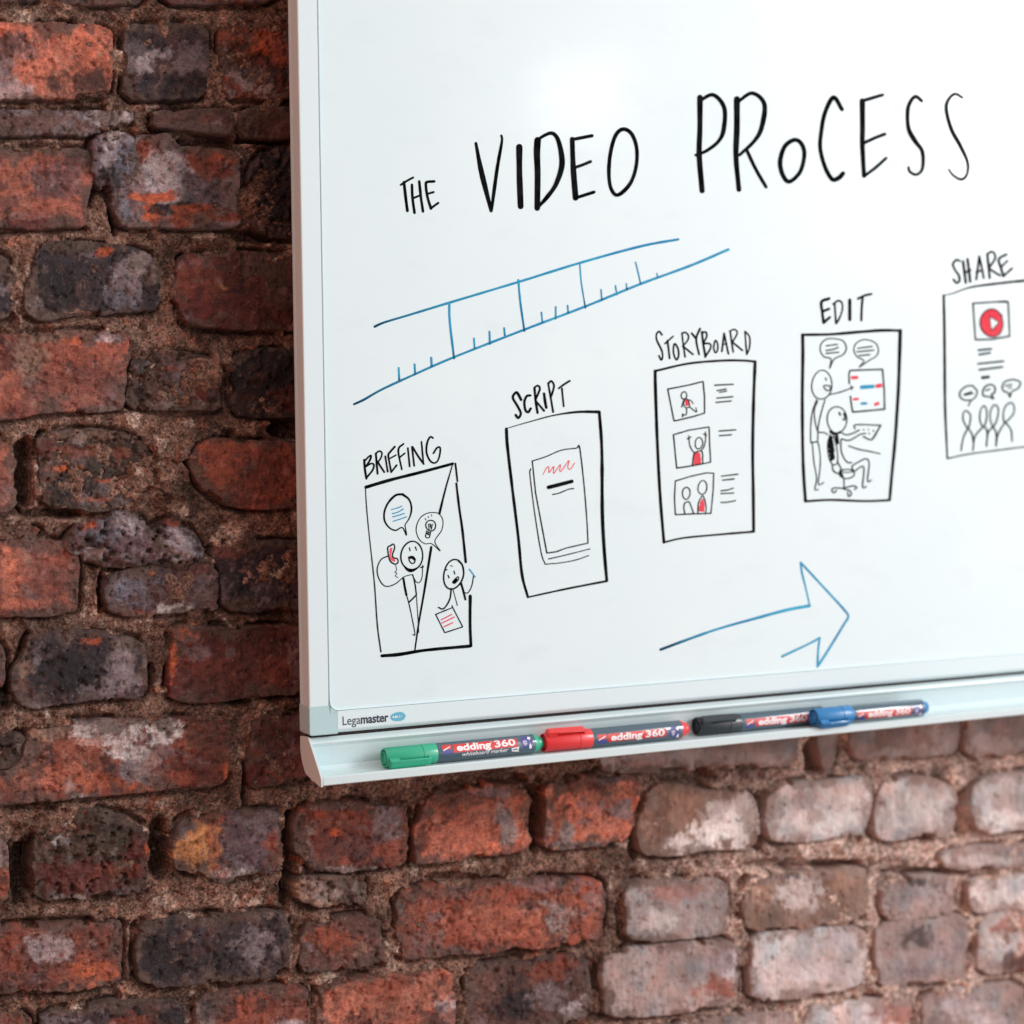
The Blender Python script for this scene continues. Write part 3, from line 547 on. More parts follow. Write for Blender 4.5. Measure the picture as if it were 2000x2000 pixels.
def extrude_profile(pts, axis, a, b, closed=True, bm=None):
    """pts: (p, q) section; axis 'x': section in (y, z); axis 'z': section in (x, y)"""
    bm = bm or bmesh.new()
    def mk(t): return [bm.verts.new((t, p, q) if axis == 'x' else (p, q, t)) for p, q in pts]
    A, Bv = mk(a), mk(b); n = len(pts)
    for i in range(n if closed else n-1):
        j = (i+1) % n; bm.faces.new((A[i], A[j], Bv[j], Bv[i]))
    if closed:
        bm.faces.new(A[::-1]); bm.faces.new(Bv)
    bmesh.ops.recalc_face_normals(bm, faces=bm.faces)
    return bm
def rounded(pts, radii, n=4):
    """round corners of a closed polygon"""
    out = []; m = len(pts)
    for i, (p, r) in enumerate(zip(pts, radii)):
        p = Vector(p); a = Vector(pts[i-1]); b = Vector(pts[(i+1) % m])
        if r <= 0: out.append(tuple(p)); continue
        da = (a-p).normalized(); db = (b-p).normalized()
        r = min(r, (a-p).length*.45, (b-p).length*.45)
        s, e = p+da*r, p+db*r
        for k in range(n+1):
            t = k/n; q = s*(1-t)**2+p*2*t*(1-t)+e*t*t; out.append(tuple(q))
    return out
CAPX, CAPZ = 0.0245, 0.0235
# left rail: section (x, y), with a thin rear lip and a groove between
sec = rounded([(0, 0), (RW, 0.0), (RW, 0.004), (RW-.002, BD), (0.0, BD), (0.0, BD-.0035), (0.0016, BD-.0035), (0.0016, BD-.0065), (0, BD-.0065)], [.0012, .0008, 0, 0, .0006, 0, 0, 0, .0006])
bm_obj('frame_rail', extrude_profile(sec, 'z', CAPZ, BH-CAPZ), M_ALU, board)
sec = [(BW-p, q) for p, q in sec][::-1]
bm_obj('frame_rail', extrude_profile(sec, 'z', CAPZ, BH-CAPZ), M_ALU, board)
# bottom rail: section (y, z)
sec = rounded([(0, 0.0025), (0, RB), (0.004, RB), (BD, RB-.002), (BD, 0), (.003, 0)], [.0022, .0008, 0, 0, 0, .001])
bm_obj('frame_rail', extrude_profile(sec, 'x', CAPX, BW-CAPX), M_ALU, board)
sec = [(p, BH-q) for p, q in sec][::-1]
bm_obj('frame_rail', extrude_profile(sec, 'x', CAPX, BW-CAPX), M_ALU, board)
# corner caps: an L with a rounded inner corner, a hair proud of the rails
def corner(mx, mz):
    pr = .0004
    o = [(-pr, -pr), (CAPX, -pr), (CAPX, RB+.0003)]
    r = .0085; cx, cz = RW+.0003+r, RB+.0003+r
    for k in range(9):
        a = math.pi*1.5-k/8*math.pi/2; q = (cx+r*math.cos(a), cz+r*math.sin(a))
        if q[0] < CAPX: o.append(q)
    o += [(RW+.0003, CAPZ), (-pr, CAPZ)]
    o = rounded(o, [.0028]+[0]*(len(o)-1))
    o = [(mx(a), mz(b)) for a, b in o]
    bm = bmesh.new(); A = [bm.verts.new((a, -pr, b)) for a, b in o]; Bv = [bm.verts.new((a, BD+pr, b)) for a, b in o]
    n = len(o); f = bm.faces.new(A); bm.faces.new(Bv[::-1])
    for i in range(n): bm.faces.new((A[i], A[(i+1) % n], Bv[(i+1) % n], Bv[i]))
    bmesh.ops.recalc_face_normals(bm, faces=bm.faces)
    fe = [e for e in bm.edges if abs(e.verts[0].co.y+pr) < 1e-6 and abs(e.verts[1].co.y+pr) < 1e-6]
    bmesh.ops.bevel(bm, geom=fe, offset=.0006, segments=2, affect='EDGES')
    bm_obj('corner_cap', bm, M_CAP, board)
corner(lambda a: a, lambda b: b); corner(lambda a: BW-a, lambda b: b)
corner(lambda a: a, lambda b: BH-b); corner(lambda a: BW-a, lambda b: BH-b)
# enamel writing surface with rounded corners under the frame's inner lip
def rrect(x0, z0, x1, z1, r, n=8):
    o = []
    for (cx, cz, a0) in ((x0+r, z0+r, 180), (x1-r, z0+r, 270), (x1-r, z1-r, 0), (x0+r, z1-r, 90)):
        for k in range(n+1):
            a = math.radians(a0+90*k/n); o.append((cx+r*math.cos(a), cz+r*math.sin(a)))
    return o
PANEL_Y = 0.0012
bm = bmesh.new(); o_ = [(RW-.001, RB-.001), (BW-RW+.001, RB-.001), (BW-RW+.001, BH-RB+.001), (RW-.001, BH-RB+.001)]
A = [bm.verts.new((a, PANEL_Y, b)) for a, b in o_]; Bv = [bm.verts.new((a, PANEL_Y+.012, b)) for a, b in o_]
bm.faces.new(A); bm.faces.new(Bv[::-1])
for i in range(4): bm.faces.new((A[i], A[(i+1) % 4], Bv[(i+1) % 4], Bv[i]))
bmesh.ops.recalc_face_normals(bm, faces=bm.faces)
bm_obj('writing_surface', bm, M_BOARD, board)
# thin raised bead running round the surface
ro = rrect(RW, RB, BW-RW, BH-RB, .0085); ri = rrect(RW+.0011, RB+.0011, BW-RW-.0011, BH-RB-.0011, .0075)
bm = bmesh.new(); n = len(ro)
A = [bm.verts.new((a, PANEL_Y+.0004, b)) for a, b in ro]; Bv = [bm.verts.new(((a+c)/2, -.0007, (b+d)/2)) for (a, b), (c, d) in zip(ro, ri)]; Cv = [bm.verts.new((a, PANEL_Y+.0004, b)) for a, b in ri]
for i in range(n):
    j = (i+1) % n; bm.faces.new((A[i], A[j], Bv[j], Bv[i])); bm.faces.new((Bv[i], Bv[j], Cv[j], Cv[i]))
bmesh.ops.recalc_face_normals(bm, faces=bm.faces)
bm_obj('inner_bead', bm, M_ALU, board, True)
# wall brackets behind the board
for (a, b_) in ((.12, .9), (1.3, .9), (.12, .06), (1.3, .06)):
    bm = extrude_profile(rounded([(a, BD), (a+.05, BD), (a+.05, WALL_Y+.006), (a, WALL_Y+.006)], [.003]*4, 3), 'z', b_, b_+.04)
    bm_obj('wall_bracket', bm, M_TRAYEND, board)

# pen tray
tray = empty('pen_tray', (0, 0, 0), 'pale metal pen tray clipped under the board', None, parent=board)
def tray_sec():
    #   (y, z); outer then inner
    return [(0.020, -.0035), (0.0055, -.0030), (0.0020, -.0060), (0.0012, -.0075), (0.0030, -.0105), (0.0062, -.0268), (0.0040, -.0300), (-.0002, -.0312), (-.0188, -.0312), (-.0198, -.0304), (-.0228, -.0302), (-.0246, -.0312), (-.0246, -.0370), (-.0228, -.0380), (0.0040, -.0380), (0.0150, -.0300), (0.0200, -.0100)]
bm = extrude_profile(tray_sec(), 'x', .0022, BW-.002)
bm_obj('tray_profile', bm, M_TRAY, tray)
def tray_end(x):
    pts = rounded([(0.0235, -.0035), (0.0045, -.0018), (-.0215, -.0272), (-.0252, -.0315), (-.0252, -.0385), (-.0215, -.0385), (0.0120, -.0335), (0.0205, -.0235), (0.0235, -.0145)], [.002, .002, .003, .0012, .0008, .001, .004, .005, .003], 3)
    bm = extrude_profile(pts, 'x', x, x+.0019)
    fe = [e for e in bm.edges if abs(e.verts[0].co.x-e.verts[1].co.x) < 1e-7]
    bmesh.ops.bevel(bm, geom=fe, offset=.0003, segments=1, affect='EDGES')
    bm_obj('end_cap', bm, M_TRAYEND, tray)
tray_end(-.0002); tray_end(BW-.0017)
bm = extrude_profile([(BD-.002, 0.0), (.004, 0.0), (.0055, -.0030), (BD-.002, -.0035)], 'x', .004, BW-.004)  # dark strip filling the open gap under the frame, shade painted in
bm_obj('gap_shade', bm, M_DARK, tray)

# ---------------------------------------------------------------- text helper
_dg = None
def text_mesh(s, size, bold=0.0, sx=1.0, shear=0.0, spacing=1.0):
    cu = bpy.data.curves.new('t', 'FONT'); cu.body = s; cu.size = size; cu.offset = bold*size; cu.shear = shear; cu.space_character = spacing
    cu.align_x = 'LEFT'; cu.align_y = 'BOTTOM_BASELINE' if 'BOTTOM_BASELINE' in cu.bl_rna.properties['align_y'].enum_items.keys() else 'BOTTOM'
    cu.resolution_u = 6
    o = bpy.data.objects.new('t', cu); scene.collection.objects.link(o)
    dg = bpy.context.evaluated_depsgraph_get(); dg.update()
    me = bpy.data.meshes.new_from_object(o.evaluated_get(dg), depsgraph=dg)
    bpy.data.objects.remove(o); bpy.data.curves.remove(cu)
    bm = bmesh.new(); bm.from_mesh(me); bpy.data.meshes.remove(me)
    bmesh.ops.scale(bm, vec=(sx, 1, 1), verts=bm.verts)
    xs = [v.co.x for v in bm.verts]
    return bm, min(xs), max(xs)
def fit_text(s, x0, x1, h, bold=0.0, shear=0.0, spacing=1.0):
    """text stretched to run from x0 to x1, capital height h, baseline at y = 0"""
    bm, a, b_ = text_mesh(s, h/.70, bold, 1.0, shear, spacing)
    k = (x1-x0)/(b_-a)
    for v in bm.verts: v.co.x = x0+(v.co.x-a)*k
    return bm
# maker's lettering on the bottom rail
FY = -.0003
def on_rail(bm, name, mat, dz):
    for v in bm.verts: v.co = Vector((v.co.x, FY, dz+v.co.y))
    return bm_obj(name, bm, mat, board)
lx = plane([(669.5, 1412), (704, 1410), (759, 1405), (763, 1405), (792, 1403)], FY)
on_rail(fit_text("Lega", lx[0][0], lx[1][0], .0074, -.003), 'logo_lettering', M_PRINT_NAVY, .0063)
on_rail(fit_text("master", lx[1][0]+.0004, lx[2][0], .0074, .022), 'logo_lettering', M_PRINT_NAVY, .0063)
a0, a1 = lx[3][0], lx[4][0]; am = (a0+a1)/2; hw = (a1-a0)/2; zc = .0095
bm = bmesh.new(); pts = []
for k in range(40):
    t = 2*math.pi*k/40; x = math.cos(t)*hw; z = math.sin(t)*.0037
    if x > hw*.25: x += (.0008 if k % 2 else -.0007); z *= 1.08
    pts.append(bm.verts.new((am+x, FY, zc+z)))
bm.faces.new(pts); bm_obj('fish_emblem', bm, M_PRINT_BLUE, board)
bm = bmesh.new()
bm.faces.new([bm.verts.new((am+x*hw, FY-.0001, zc+z)) for x, z in ((-.78, 0), (-.55, .0013), (-.55, -.0013))])
for cx, r in ((-.28, .0010),):
    bm.faces.new([bm.verts.new((am+cx*hw+r*math.cos(t*math.pi/8), FY-.0001, zc+r*math.sin(t*math.pi/8))) for t in range(16)])
for cx in (-.1, .12, .34):
    bm.faces.new([bm.verts.new((am+cx*hw+x, FY-.0001, zc+z)) for x, z in ((0, -.0012), (.0004, -.0012), (.0008, 0), (.0004, .0012), (0, .0012), (.0004, 0))])
bm_obj('fish_emblem', bm, M_PRINT_WHITE, board)

# ---------------------------------------------------------------- handwriting
INK_Y = PANEL_Y-.00012
_sk = [0]
class Sketch:
    def __init__(s, name, label, ox, oy, sc):
        s.name, s.label, s.o, s.sc = name, label, (ox, oy), sc
        s.V = []; s.Fc = []; s.mi = []; s.dn = []
        s.mats = ['k', 'g', 'b', 'r']
    def add(s, pts2, faces, c, dens=0.0):
        _sk[0] += 1; y = INK_Y-(_sk[0] % 16)*8e-6
        P2 = np.asarray(pts2, float)/s.sc+np.array(s.o)
        W = plane(P2, y); b0 = len(s.V)
        s.V += [tuple(v) for v in W]; s.Fc += [tuple(b0+i for i in f) for f in faces]
        s.mi += [s.mats.index(c)]*len(faces)
        s.dn += list(dens) if hasattr(dens, '__len__') else [dens]*len(pts2)
    def st(s, pts, w=10, c='k', w2=None, sharp=False, closed=False, dens0=0.0, wm=None):
        """one stroke: w start width, w2 end width, wm middle width"""
        p = np.asarray(pts, float)
        if closed and np.hypot(*(p[0]-p[-1])) > 1: p = np.vstack([p, p[:1]])
        if len(p) == 1: p = np.vstack([p, p+.5])
        if sharp or len(p) == 2:
            q = []
            for a, b in zip(p[:-1], p[1:]):
                L = np.hypot(*(b-a)); m = max(2, int(L/(.55*max(w, 4)))); q += [a+(b-a)*t for t in np.linspace(0, 1, m, endpoint=False)]
            q.append(p[-1]); q = np.array(q)
        else:
            e0 = p[-2] if closed else 2*p[0]-p[1]; e1 = p[1] if closed else 2*p[-1]-p[-2]
            e = np.vstack([e0, p, e1]); q = []
            for i in range(1, len(e)-2):
                P0, P1, P2, P3 = e[i-1], e[i], e[i+1], e[i+2]
                m = max(3, int(np.hypot(*(P2-P1))/8))
                # centripetal-ish tension keeps corners tight
                for t in np.linspace(0, 1, m, endpoint=False):
                    q.append(.5*((2*P1)+(-P0+P2)*t+(2*P0-5*P1+4*P2-P3)*t*t+(-P0+3*P1-3*P2+P3)*t**3))
            q.append(e[-2]); q = np.array(q)
        d = np.hypot(*np.diff(q, axis=0).T); keep = np.r_[True, d > 1e-3]; q = q[keep]
        L = np.r_[0, np.cumsum(np.hypot(*np.diff(q, axis=0).T))]; T = L/max(L[-1], 1e-6)
        w2 = w if w2 is None else w2
        ww = w+(w2-w)*T if wm is None else np.interp(T, [0, .5, 1], [w, wm, w2])
        ww = ww*(1.45 if s.name == 'title_word' else 1.28)*(1+.10*vnoise(L/(5*max(w, 3))+_sk[0]*3.7, L*0+_sk[0]*1.3))
        tg = np.gradient(q, axis=0); tg /= (np.hypot(*tg.T)[:, None]+1e-9); nr = np.stack([-tg[:, 1], tg[:, 0]], 1)
        if closed: nr[0] = nr[-1] = (nr[0]+nr[-1])/2
        Lf = q+nr*ww[:, None]/2; Rt = q-nr*ww[:, None]/2; n = len(q)
        pts2 = list(Lf)+list(Rt); faces = [(i, i+1, n+i+1, n+i) for i in range(n-1)]
        dens = list(dens0*np.exp(-T*6))*2
        if not closed:
            for end, sg in ((0, -1), (n-1, 1)):
                b0 = len(pts2); cpt = q[end]; r = ww[end]/2; th = math.atan2(nr[end][1], nr[end][0])
                rg = [cpt+r*np.array([math.cos(th-sg*math.pi*k/6), math.sin(th-sg*math.pi*k/6)])*np.array([1, 1]) for k in range(1, 6)]
                pts2 += rg; dens += [dens[end]]*5
                faces.append(tuple([end]+list(range(b0, b0+5))+[n+end]))
        s.add(pts2, faces, c, dens)
    def el(s, cx, cy, rx, ry, w=9, c='k', tilt=0, a0=0.0, jit=.03):
        n = 26; t = np.linspace(0, 2*np.pi, n, endpoint=False)+a0
        rr = 1+jit*np.sin(2*t+cx)+jit*.6*np.sin(3*t+cy)
        x = rx*rr*np.cos(t); y = ry*rr*np.sin(t); ca, sa = math.cos(tilt), math.sin(tilt)
        pts = np.stack([cx+x*ca-y*sa, cy+x*sa+y*ca], 1)
        s.st(pts, w, c, closed=True)
    def fill(s, pts, c='r'):
        s.add(pts, [tuple(range(len(pts)))], c)
    def hatch(s, pts, c='r', w=7, step=5.5, slant=.25):
        """felt-tip scribble filling a polygon, with little gaps"""
        p = np.asarray(pts, float); x0, x1 = p[:, 0].min(), p[:, 0].max(); y0, y1 = p[:, 1].min(), p[:, 1].max(); x = x0-(y1-y0)*slant
        while x < x1+(y1-y0)*slant:
            ts = np.linspace(y0, y1, 60); xs = x+(y1-ts)*slant; inn = sdist(xs, ts, p) > w*.35
            if inn.sum() > 3:
                i = np.where(inn)[0]; s.st([(xs[i[0]], ts[i[0]]), (xs[i[len(i)//2]]+1.0, ts[i[len(i)//2]]), (xs[i[-1]], ts[i[-1]])], w, c)
            x += step*random.uniform(.85, 1.15)
    def build(s):
        me = bpy.data.meshes.new(s.name); me.from_pydata(s.V, [], s.Fc)
        for k in s.mats: me.materials.append(M_INK[k])
        me.polygons.foreach_set('material_index', s.mi)
        a = me.attributes.new('dens', 'FLOAT', 'POINT'); a.data.foreach_set('value', np.asarray(s.dn, np.float32))
        bm = bmesh.new(); bm.from_mesh(me); bm.normal_update()
        for f in bm.faces:
            if f.normal.y > 0: f.normal_flip()
        bm.to_mesh(me); bm.free()
        o = link(bpy.data.objects.new(s.name, me), board); o['label'] = s.label
        return o

# title
K = Sketch('title_word', 'small hand lettered word THE in black marker', 760, 240, 3.019)
for a in (([(88, 350), (98, 440), (108, 518)], 13), ([(70, 365), (105, 342), (142, 322)], 9), ([(135, 365), (138, 440), (150, 530)], 11), ([(178, 345), (188, 440), (200, 522)], 11), ([(140, 445), (188, 425)], 9),
          ([(266, 345), (225, 348), (217, 362), (225, 430), (247, 505)], 11), ([(247, 503), (290, 472)], 10), ([(222, 420), (262, 408)], 9)): K.st(*a)
K.build(); K = Sketch('title_word', 'large hand lettered word VIDEO in black marker', 760, 240, 3.019)
K.st([(512, 120), (545, 290), (602, 518)], 12, w2=14, wm=22); K.st([(662, 75), (665, 110), (636, 280), (604, 518)], 9, w2=12, wm=16)
K.st([(768, 142), (769, 300), (776, 492)], 24); K.st([(876, 102), (872, 180), (876, 300), (874, 502)], 26, w2=22)
K.st([(864, 108), (920, 72), (965, 62), (1000, 110), (1020, 240), (985, 360), (930, 440), (874, 502)], 11, w2=14, wm=24)
K.st([(1080, 96), (1086, 260), (1100, 442)], 22); K.st([(1080, 98), (1196, 76)], 14); K.st([(1100, 262), (1145, 246), (1188, 228)], 13); K.st([(1102, 442), (1208, 408)], 13)
K.st([(1380, 37), (1430, 65), (1460, 150), (1456, 260), (1420, 360), (1350, 425), (1310, 390), (1296, 300), (1305, 180), (1335, 75)], 16, closed=True)
K.build(); K = Sketch('title_word', 'large hand lettered word PROCESS in black marker', 1330, 240, 3.019)
K.st([(112, -150), (112, 30), (108, 190), (125, 400)], 22); K.st([(112, -132), (190, -165), (255, -90), (252, 40), (220, 110), (150, 165), (88, 190)], 14, w2=12, wm=20)
K.st([(330, -140), (330, 30), (325, 200), (342, 393)], 24, w2=20); K.st([(330, -120), (420, -175), (492, -110), (475, 30), (430, 110), (345, 190)], 14, w2=12, wm=22); K.st([(390, 165), (440, 270), (502, 378)], 14)
K.st([(670, 100), (712, 125), (728, 190), (702, 290), (640, 346), (602, 310), (585, 230), (612, 140)], 18, closed=True)
K.st([(950, -80), (900, -150), (850, -60), (828, 50), (822, 150), (850, 260), (892, 332), (930, 325), (956, 298)], 18)
K.st([(1070, -130), (1071, 30), (1070, 130), (1080, 312)], 22, w2=18); K.st([(1070, -130), (1190, -165)], 14); K.st([(1080, 118), (1145, 88), (1202, 66)], 14); K.st([(1080, 315), (1150, 262), (1210, 208)], 13)
K.st([(1420, -130), (1380, -155), (1340, -90), (1342, 30), (1380, 105), (1424, 170), (1424, 270), (1388, 305), (1350, 288), (1342, 262)], 16, w2=11, wm=20)
K.st([(1660, -150), (1610, -170), (1565, -100), (1592, 30), (1645, 130), (1690, 230), (1686, 305), (1652, 333), (1605, 308), (1580, 275)], 14, w2=10, wm=18)
K.build()

# blue film strip ruler
K = Sketch('film_strip_sketch', 'blue ladder of two long lines with short tick marks', 680, 440, 2.542)
K.st([(132, 503), (180, 482), (300, 446), (500, 385), (850, 280), (1150, 187), (1450, 105), (1638, 70)], 9, 'b', w2=10, dens0=1.0)
K.st([(30, 888), (80, 865), (170, 814), (335, 738), (525, 655), (875, 518), (1180, 402), (1450, 292), (1700, 200), (1888, 120)], 9, 'b', w2=10, dens0=1.0)
for a, w_ in (([(502, 385), (505, 480), (526, 660)], 9), ([(845, 272), (855, 380), (875, 524)], 8), ([(1150, 190), (1158, 285), (1178, 410)], 6), ([(1427, 183), (1440, 235), (1452, 290)], 6), ([(251, 708), (254, 768)], 8), ([(330, 690), (333, 738)], 8), ([(413, 657), (415, 700)], 8),
              ([(625, 562), (628, 610)], 7), ([(702, 528), (704, 588)], 8), ([(775, 510), (778, 545)], 7), ([(960, 433), (965, 482)], 6), ([(1031, 405), (1031, 463)], 7), ([(1090, 398), (1093, 435)], 6), ([(1256, 320), (1260, 372)], 6), ([(1327, 300), (1334, 345)], 6), ([(1381, 290), (1384, 318)], 6), ([(1533, 238), (1536, 262)], 5)):
    K.st(a[::-1], w_, 'b', dens0=.85)
K.build()
# big arrow
K = Sketch('arrow_sketch', 'open blue arrow pointing right below the panels', 1270, 1070, 4.493)
K.st([(92, 893), (300, 815), (600, 710), (950, 612), (1200, 545), (1398, 508)], 19, 'b', w2=22, wm=16, dens0=1.6)
K.st([(1400, 508), (1362, 340), (1332, 220), (1320, 128)], 11, 'b', w2=15); K.st([(1320, 128), (1450, 268), (1600, 430), (1700, 540), (1738, 600), (1700, 672), (1560, 900), (1468, 1043)], 15, 'b', w2=16)
K.st([(1468, 1043), (1474, 900), (1488, 790)], 14, 'b'); K.st([(1158, 953), (1400, 838), (1488, 790)], 15, 'b', dens0=.4)
K.build()

# briefing panel
K = Sketch('briefing_sketch', 'leftmost panel captioned BRIEFING with round headed figures', 680, 840, 4.2)
for a in (([(132, 245), (138, 320), (150, 398)], 14), ([(132, 258), (165, 222), (188, 208), (180, 245), (142, 302)], 12), ([(142, 300), (188, 275), (212, 285), (200, 330), (150, 392)], 12),
          ([(228, 192), (235, 280), (242, 358)], 13), ([(225, 195), (255, 172), (278, 188), (268, 230), (240, 268)], 11), ([(243, 262), (297, 345)], 12), ([(305, 215), (325, 340)], 12),
          ([(383, 136), (345, 180), (330, 205), (340, 270), (354, 345)], 12), ([(345, 232), (392, 205)], 10), ([(354, 345), (398, 288)], 12), ([(455, 112), (412, 165), (440, 322)], 12), ([(422, 225), (465, 190)], 10),
          ([(490, 148), (505, 298)], 12), ([(524, 138), (542, 293)], 12), ([(528, 138), (575, 215), (620, 278)], 13), ([(602, 95), (618, 276)], 11), ([(696, 65), (675, 55), (650, 100), (643, 180), (670, 248), (705, 270), (735, 252), (752, 200), (755, 145), (730, 145), (700, 190)], 12)): K.st(*a)
K.st([(147, 468), (350, 408), (600, 345), (858, 276)], 22, w2=18); K.st([(142, 475), (152, 640), (175, 880), (215, 1250), (240, 1600), (269, 1818)], 7, 'g', w2=10)
K.st([(278, 1852), (420, 1840), (640, 1805), (1000, 1772)], 22, w2=20); K.st([(880, 275), (888, 340), (897, 420)], 12); K.st([(888, 438), (912, 640), (938, 820), (965, 1082)], 14, w2=18); K.st([(1002, 1362), (1001, 1600), (1008, 1770)], 20)
K.st([(858, 280), (800, 480), (750, 682)], 7, w2=15); K.st([(682, 960), (625, 1320), (580, 1580), (548, 1802)], 16, w2=10, wm=14)
K.st([(448, 528), (500, 570), (520, 640), (505, 715), (466, 778)], 16, w2=7); K.st([(466, 778), (478, 862), (445, 800), (390, 822), (340, 802), (300, 745), (298, 670), (330, 595), (390, 535), (448, 526)], 7, w2=16)
for a in ([(355, 652), (400, 640), (440, 624)], [(362, 686), (410, 672), (452, 648)], [(366, 712), (410, 700), (460, 684)], [(370, 748), (420, 732), (478, 712)]): K.st(a, 7, 'b')
K.st([(690, 676), (745, 687), (777, 740), (768, 820), (712, 912), (755, 990), (685, 932), (630, 932), (580, 890), (558, 812), (585, 730), (635, 688)], 6, 'k', closed=True)
K.el(678, 783, 41, 43, 8); K.st([(645, 826), (636, 875), (665, 882), (678, 832)], 7)
for a in ([(658, 772), (666, 818)], [(672, 768), (680, 805)], [(692, 772), (683, 815)], [(664, 775), (684, 778), (670, 790), (682, 795)]): K.st(a, 6, 'g')
K.st([(645, 832), (668, 842), (645, 850), (668, 860)], 7)
for a in ([(632, 725), (640, 738)], [(655, 708), (661, 720)], [(682, 695), (686, 706)]): K.st(a, 5)
K.el(523, 1030, 87, 120, 10, tilt=.08); K.st([(455, 1110), (490, 1145), (530, 1150), (578, 1125)], 8, w2=8, wm=24)
K.st([(503, 965), (508, 990)], 8); K.st([(552, 960), (561, 985)], 8); K.el(525, 1064, 24, 30, 8, tilt=-.5); K.st([(502, 1046), (525, 1045), (545, 1060)], 18)
K.st([(322, 1035), (270, 1062), (240, 1130), (246, 1200), (280, 1262), (320, 1283), (380, 1265), (425, 1232), (455, 1205)], 8, w2=7)
K.hatch([(340, 970), (370, 962), (356, 1005), (352, 1040), (392, 1068), (385, 1082), (355, 1070), (338, 1035)], 'r', 9, 7)
K.st([(325, 965), (345, 950), (372, 935), (382, 968), (362, 1025), (375, 1048), (403, 1055), (410, 1082), (388, 1100), (350, 1080), (333, 1040)], 9, closed=True)
K.st([(390, 1110), (398, 1150), (382, 1165), (402, 1175), (386, 1195), (408, 1210)], 5, 'g')
K.st([(455, 1205), (490, 1192), (530, 1185)], 6); K.st([(530, 1188), (548, 1260), (560, 1350)], 9); K.st([(560, 1352), (528, 1385), (497, 1415)], 10); K.st([(455, 1220), (462, 1270), (478, 1352)], 14); K.st([(478, 1352), (497, 1415), (520, 1520), (548, 1672), (532, 1678)], 7)
K.st([(560, 1352), (570, 1500), (580, 1660)], 6, 'g'); K.st([(542, 1215), (556, 1242), (582, 1252), (606, 1210), (612, 1108)], 6, 'g'); K.st([(598, 1127), (618, 1120)], 9)
K.el(865, 1183, 82, 120, 10, tilt=.18); K.st([(905, 1070), (938, 1110), (950, 1180)], 14, w2=8); K.st([(795, 1148), (810, 1145)], 9); K.st([(840, 1112), (858, 1116)], 5); K.st([(868, 1158), (875, 1180)], 9); K.st([(820, 1192), (828, 1212)], 9)
K.st([(858, 1245), (900, 1203), (905, 1225), (875, 1256)], 8, closed=True); K.st([(870, 1244), (888, 1225)], 14)
K.st([(925, 1252), (945, 1320), (962, 1390)], 14); K.st([(962, 1335), (985, 1333), (1015, 1275), (1030, 1188)], 7); K.st([(995, 1142), (1042, 1205)], 8, 'b')
K.st([(846, 1300), (836, 1380), (806, 1440), (775, 1468), (742, 1455)], 10); K.st([(860, 1305), (896, 1438)], 6, 'g'); K.st([(852, 1440), (862, 1462)], 7)
K.st([(718, 1512), (858, 1455), (940, 1614), (793, 1662), (718, 1512)], 8, sharp=True)
for a in ([(765, 1556), (850, 1512)], [(770, 1583), (872, 1533)], [(788, 1613), (858, 1580)]): K.st(a, 7, 'r')
K.build()

# script panel
K = Sketch('script_sketch', 'panel captioned SCRIPT with a stack of pages', 960, 720, 4.11)
for a in (([(238, 250), (215, 205), (198, 190), (172, 232), (212, 305), (236, 360), (215, 396), (195, 372)], 16), ([(312, 215), (285, 220), (265, 265), (272, 330), (295, 350), (315, 320)], 15), ([(345, 158), (355, 260), (370, 355)], 16), ([(345, 152), (372, 136), (388, 165), (352, 252)], 14), ([(352, 255), (422, 338)], 14),
          ([(422, 200), (430, 260), (440, 313)], 17), ([(455, 118), (475, 230), (495, 348)], 13), ([(455, 120), (480, 100), (502, 135), (490, 190), (478, 225)], 13), ([(566, 160), (572, 230), (580, 302)], 13), ([(540, 158), (580, 128), (628, 98)], 13)): K.st(*a)
K.st([(120, 485), (128, 620), (165, 940), (215, 1350), (245, 1650), (292, 1833)], 19, w2=17, wm=18); K.st([(120, 480), (300, 428), (500, 375), (690, 348), (865, 347)], 5, w2=20, wm=9)
K.st([(866, 350), (886, 650), (890, 1150), (905, 1450), (926, 1703)], 19, w2=19, wm=22); K.st([(926, 1705), (600, 1768), (292, 1835)], 14, w2=10)
K.st([(326, 742), (440, 705), (560, 655), (685, 638)], 7); K.st([(692, 632), (708, 632), (740, 900), (765, 1200), (775, 1396)], 8); K.st([(775, 1400), (600, 1440), (520, 1470), (445, 1480), (400, 1240), (355, 1000), (328, 745)], 8, sharp=True)
K.st([(315, 805), (310, 860), (350, 1180), (400, 1480), (432, 1570)], 7); K.st([(432, 1570), (560, 1558), (680, 1535), (780, 1500)], 7); K.st([(458, 1528), (600, 1495), (790, 1447)], 7)
K.st([(415, 850), (440, 800), (460, 788), (462, 835), (500, 785), (500, 842), (552, 770), (548, 815), (560, 822), (622, 738), (612, 790), (632, 808), (668, 757)], 6, 'r')
K.st([(458, 953), (645, 905)], 24); K.st([(492, 1010), (540, 1000), (620, 968), (658, 963)], 8)
K.build()

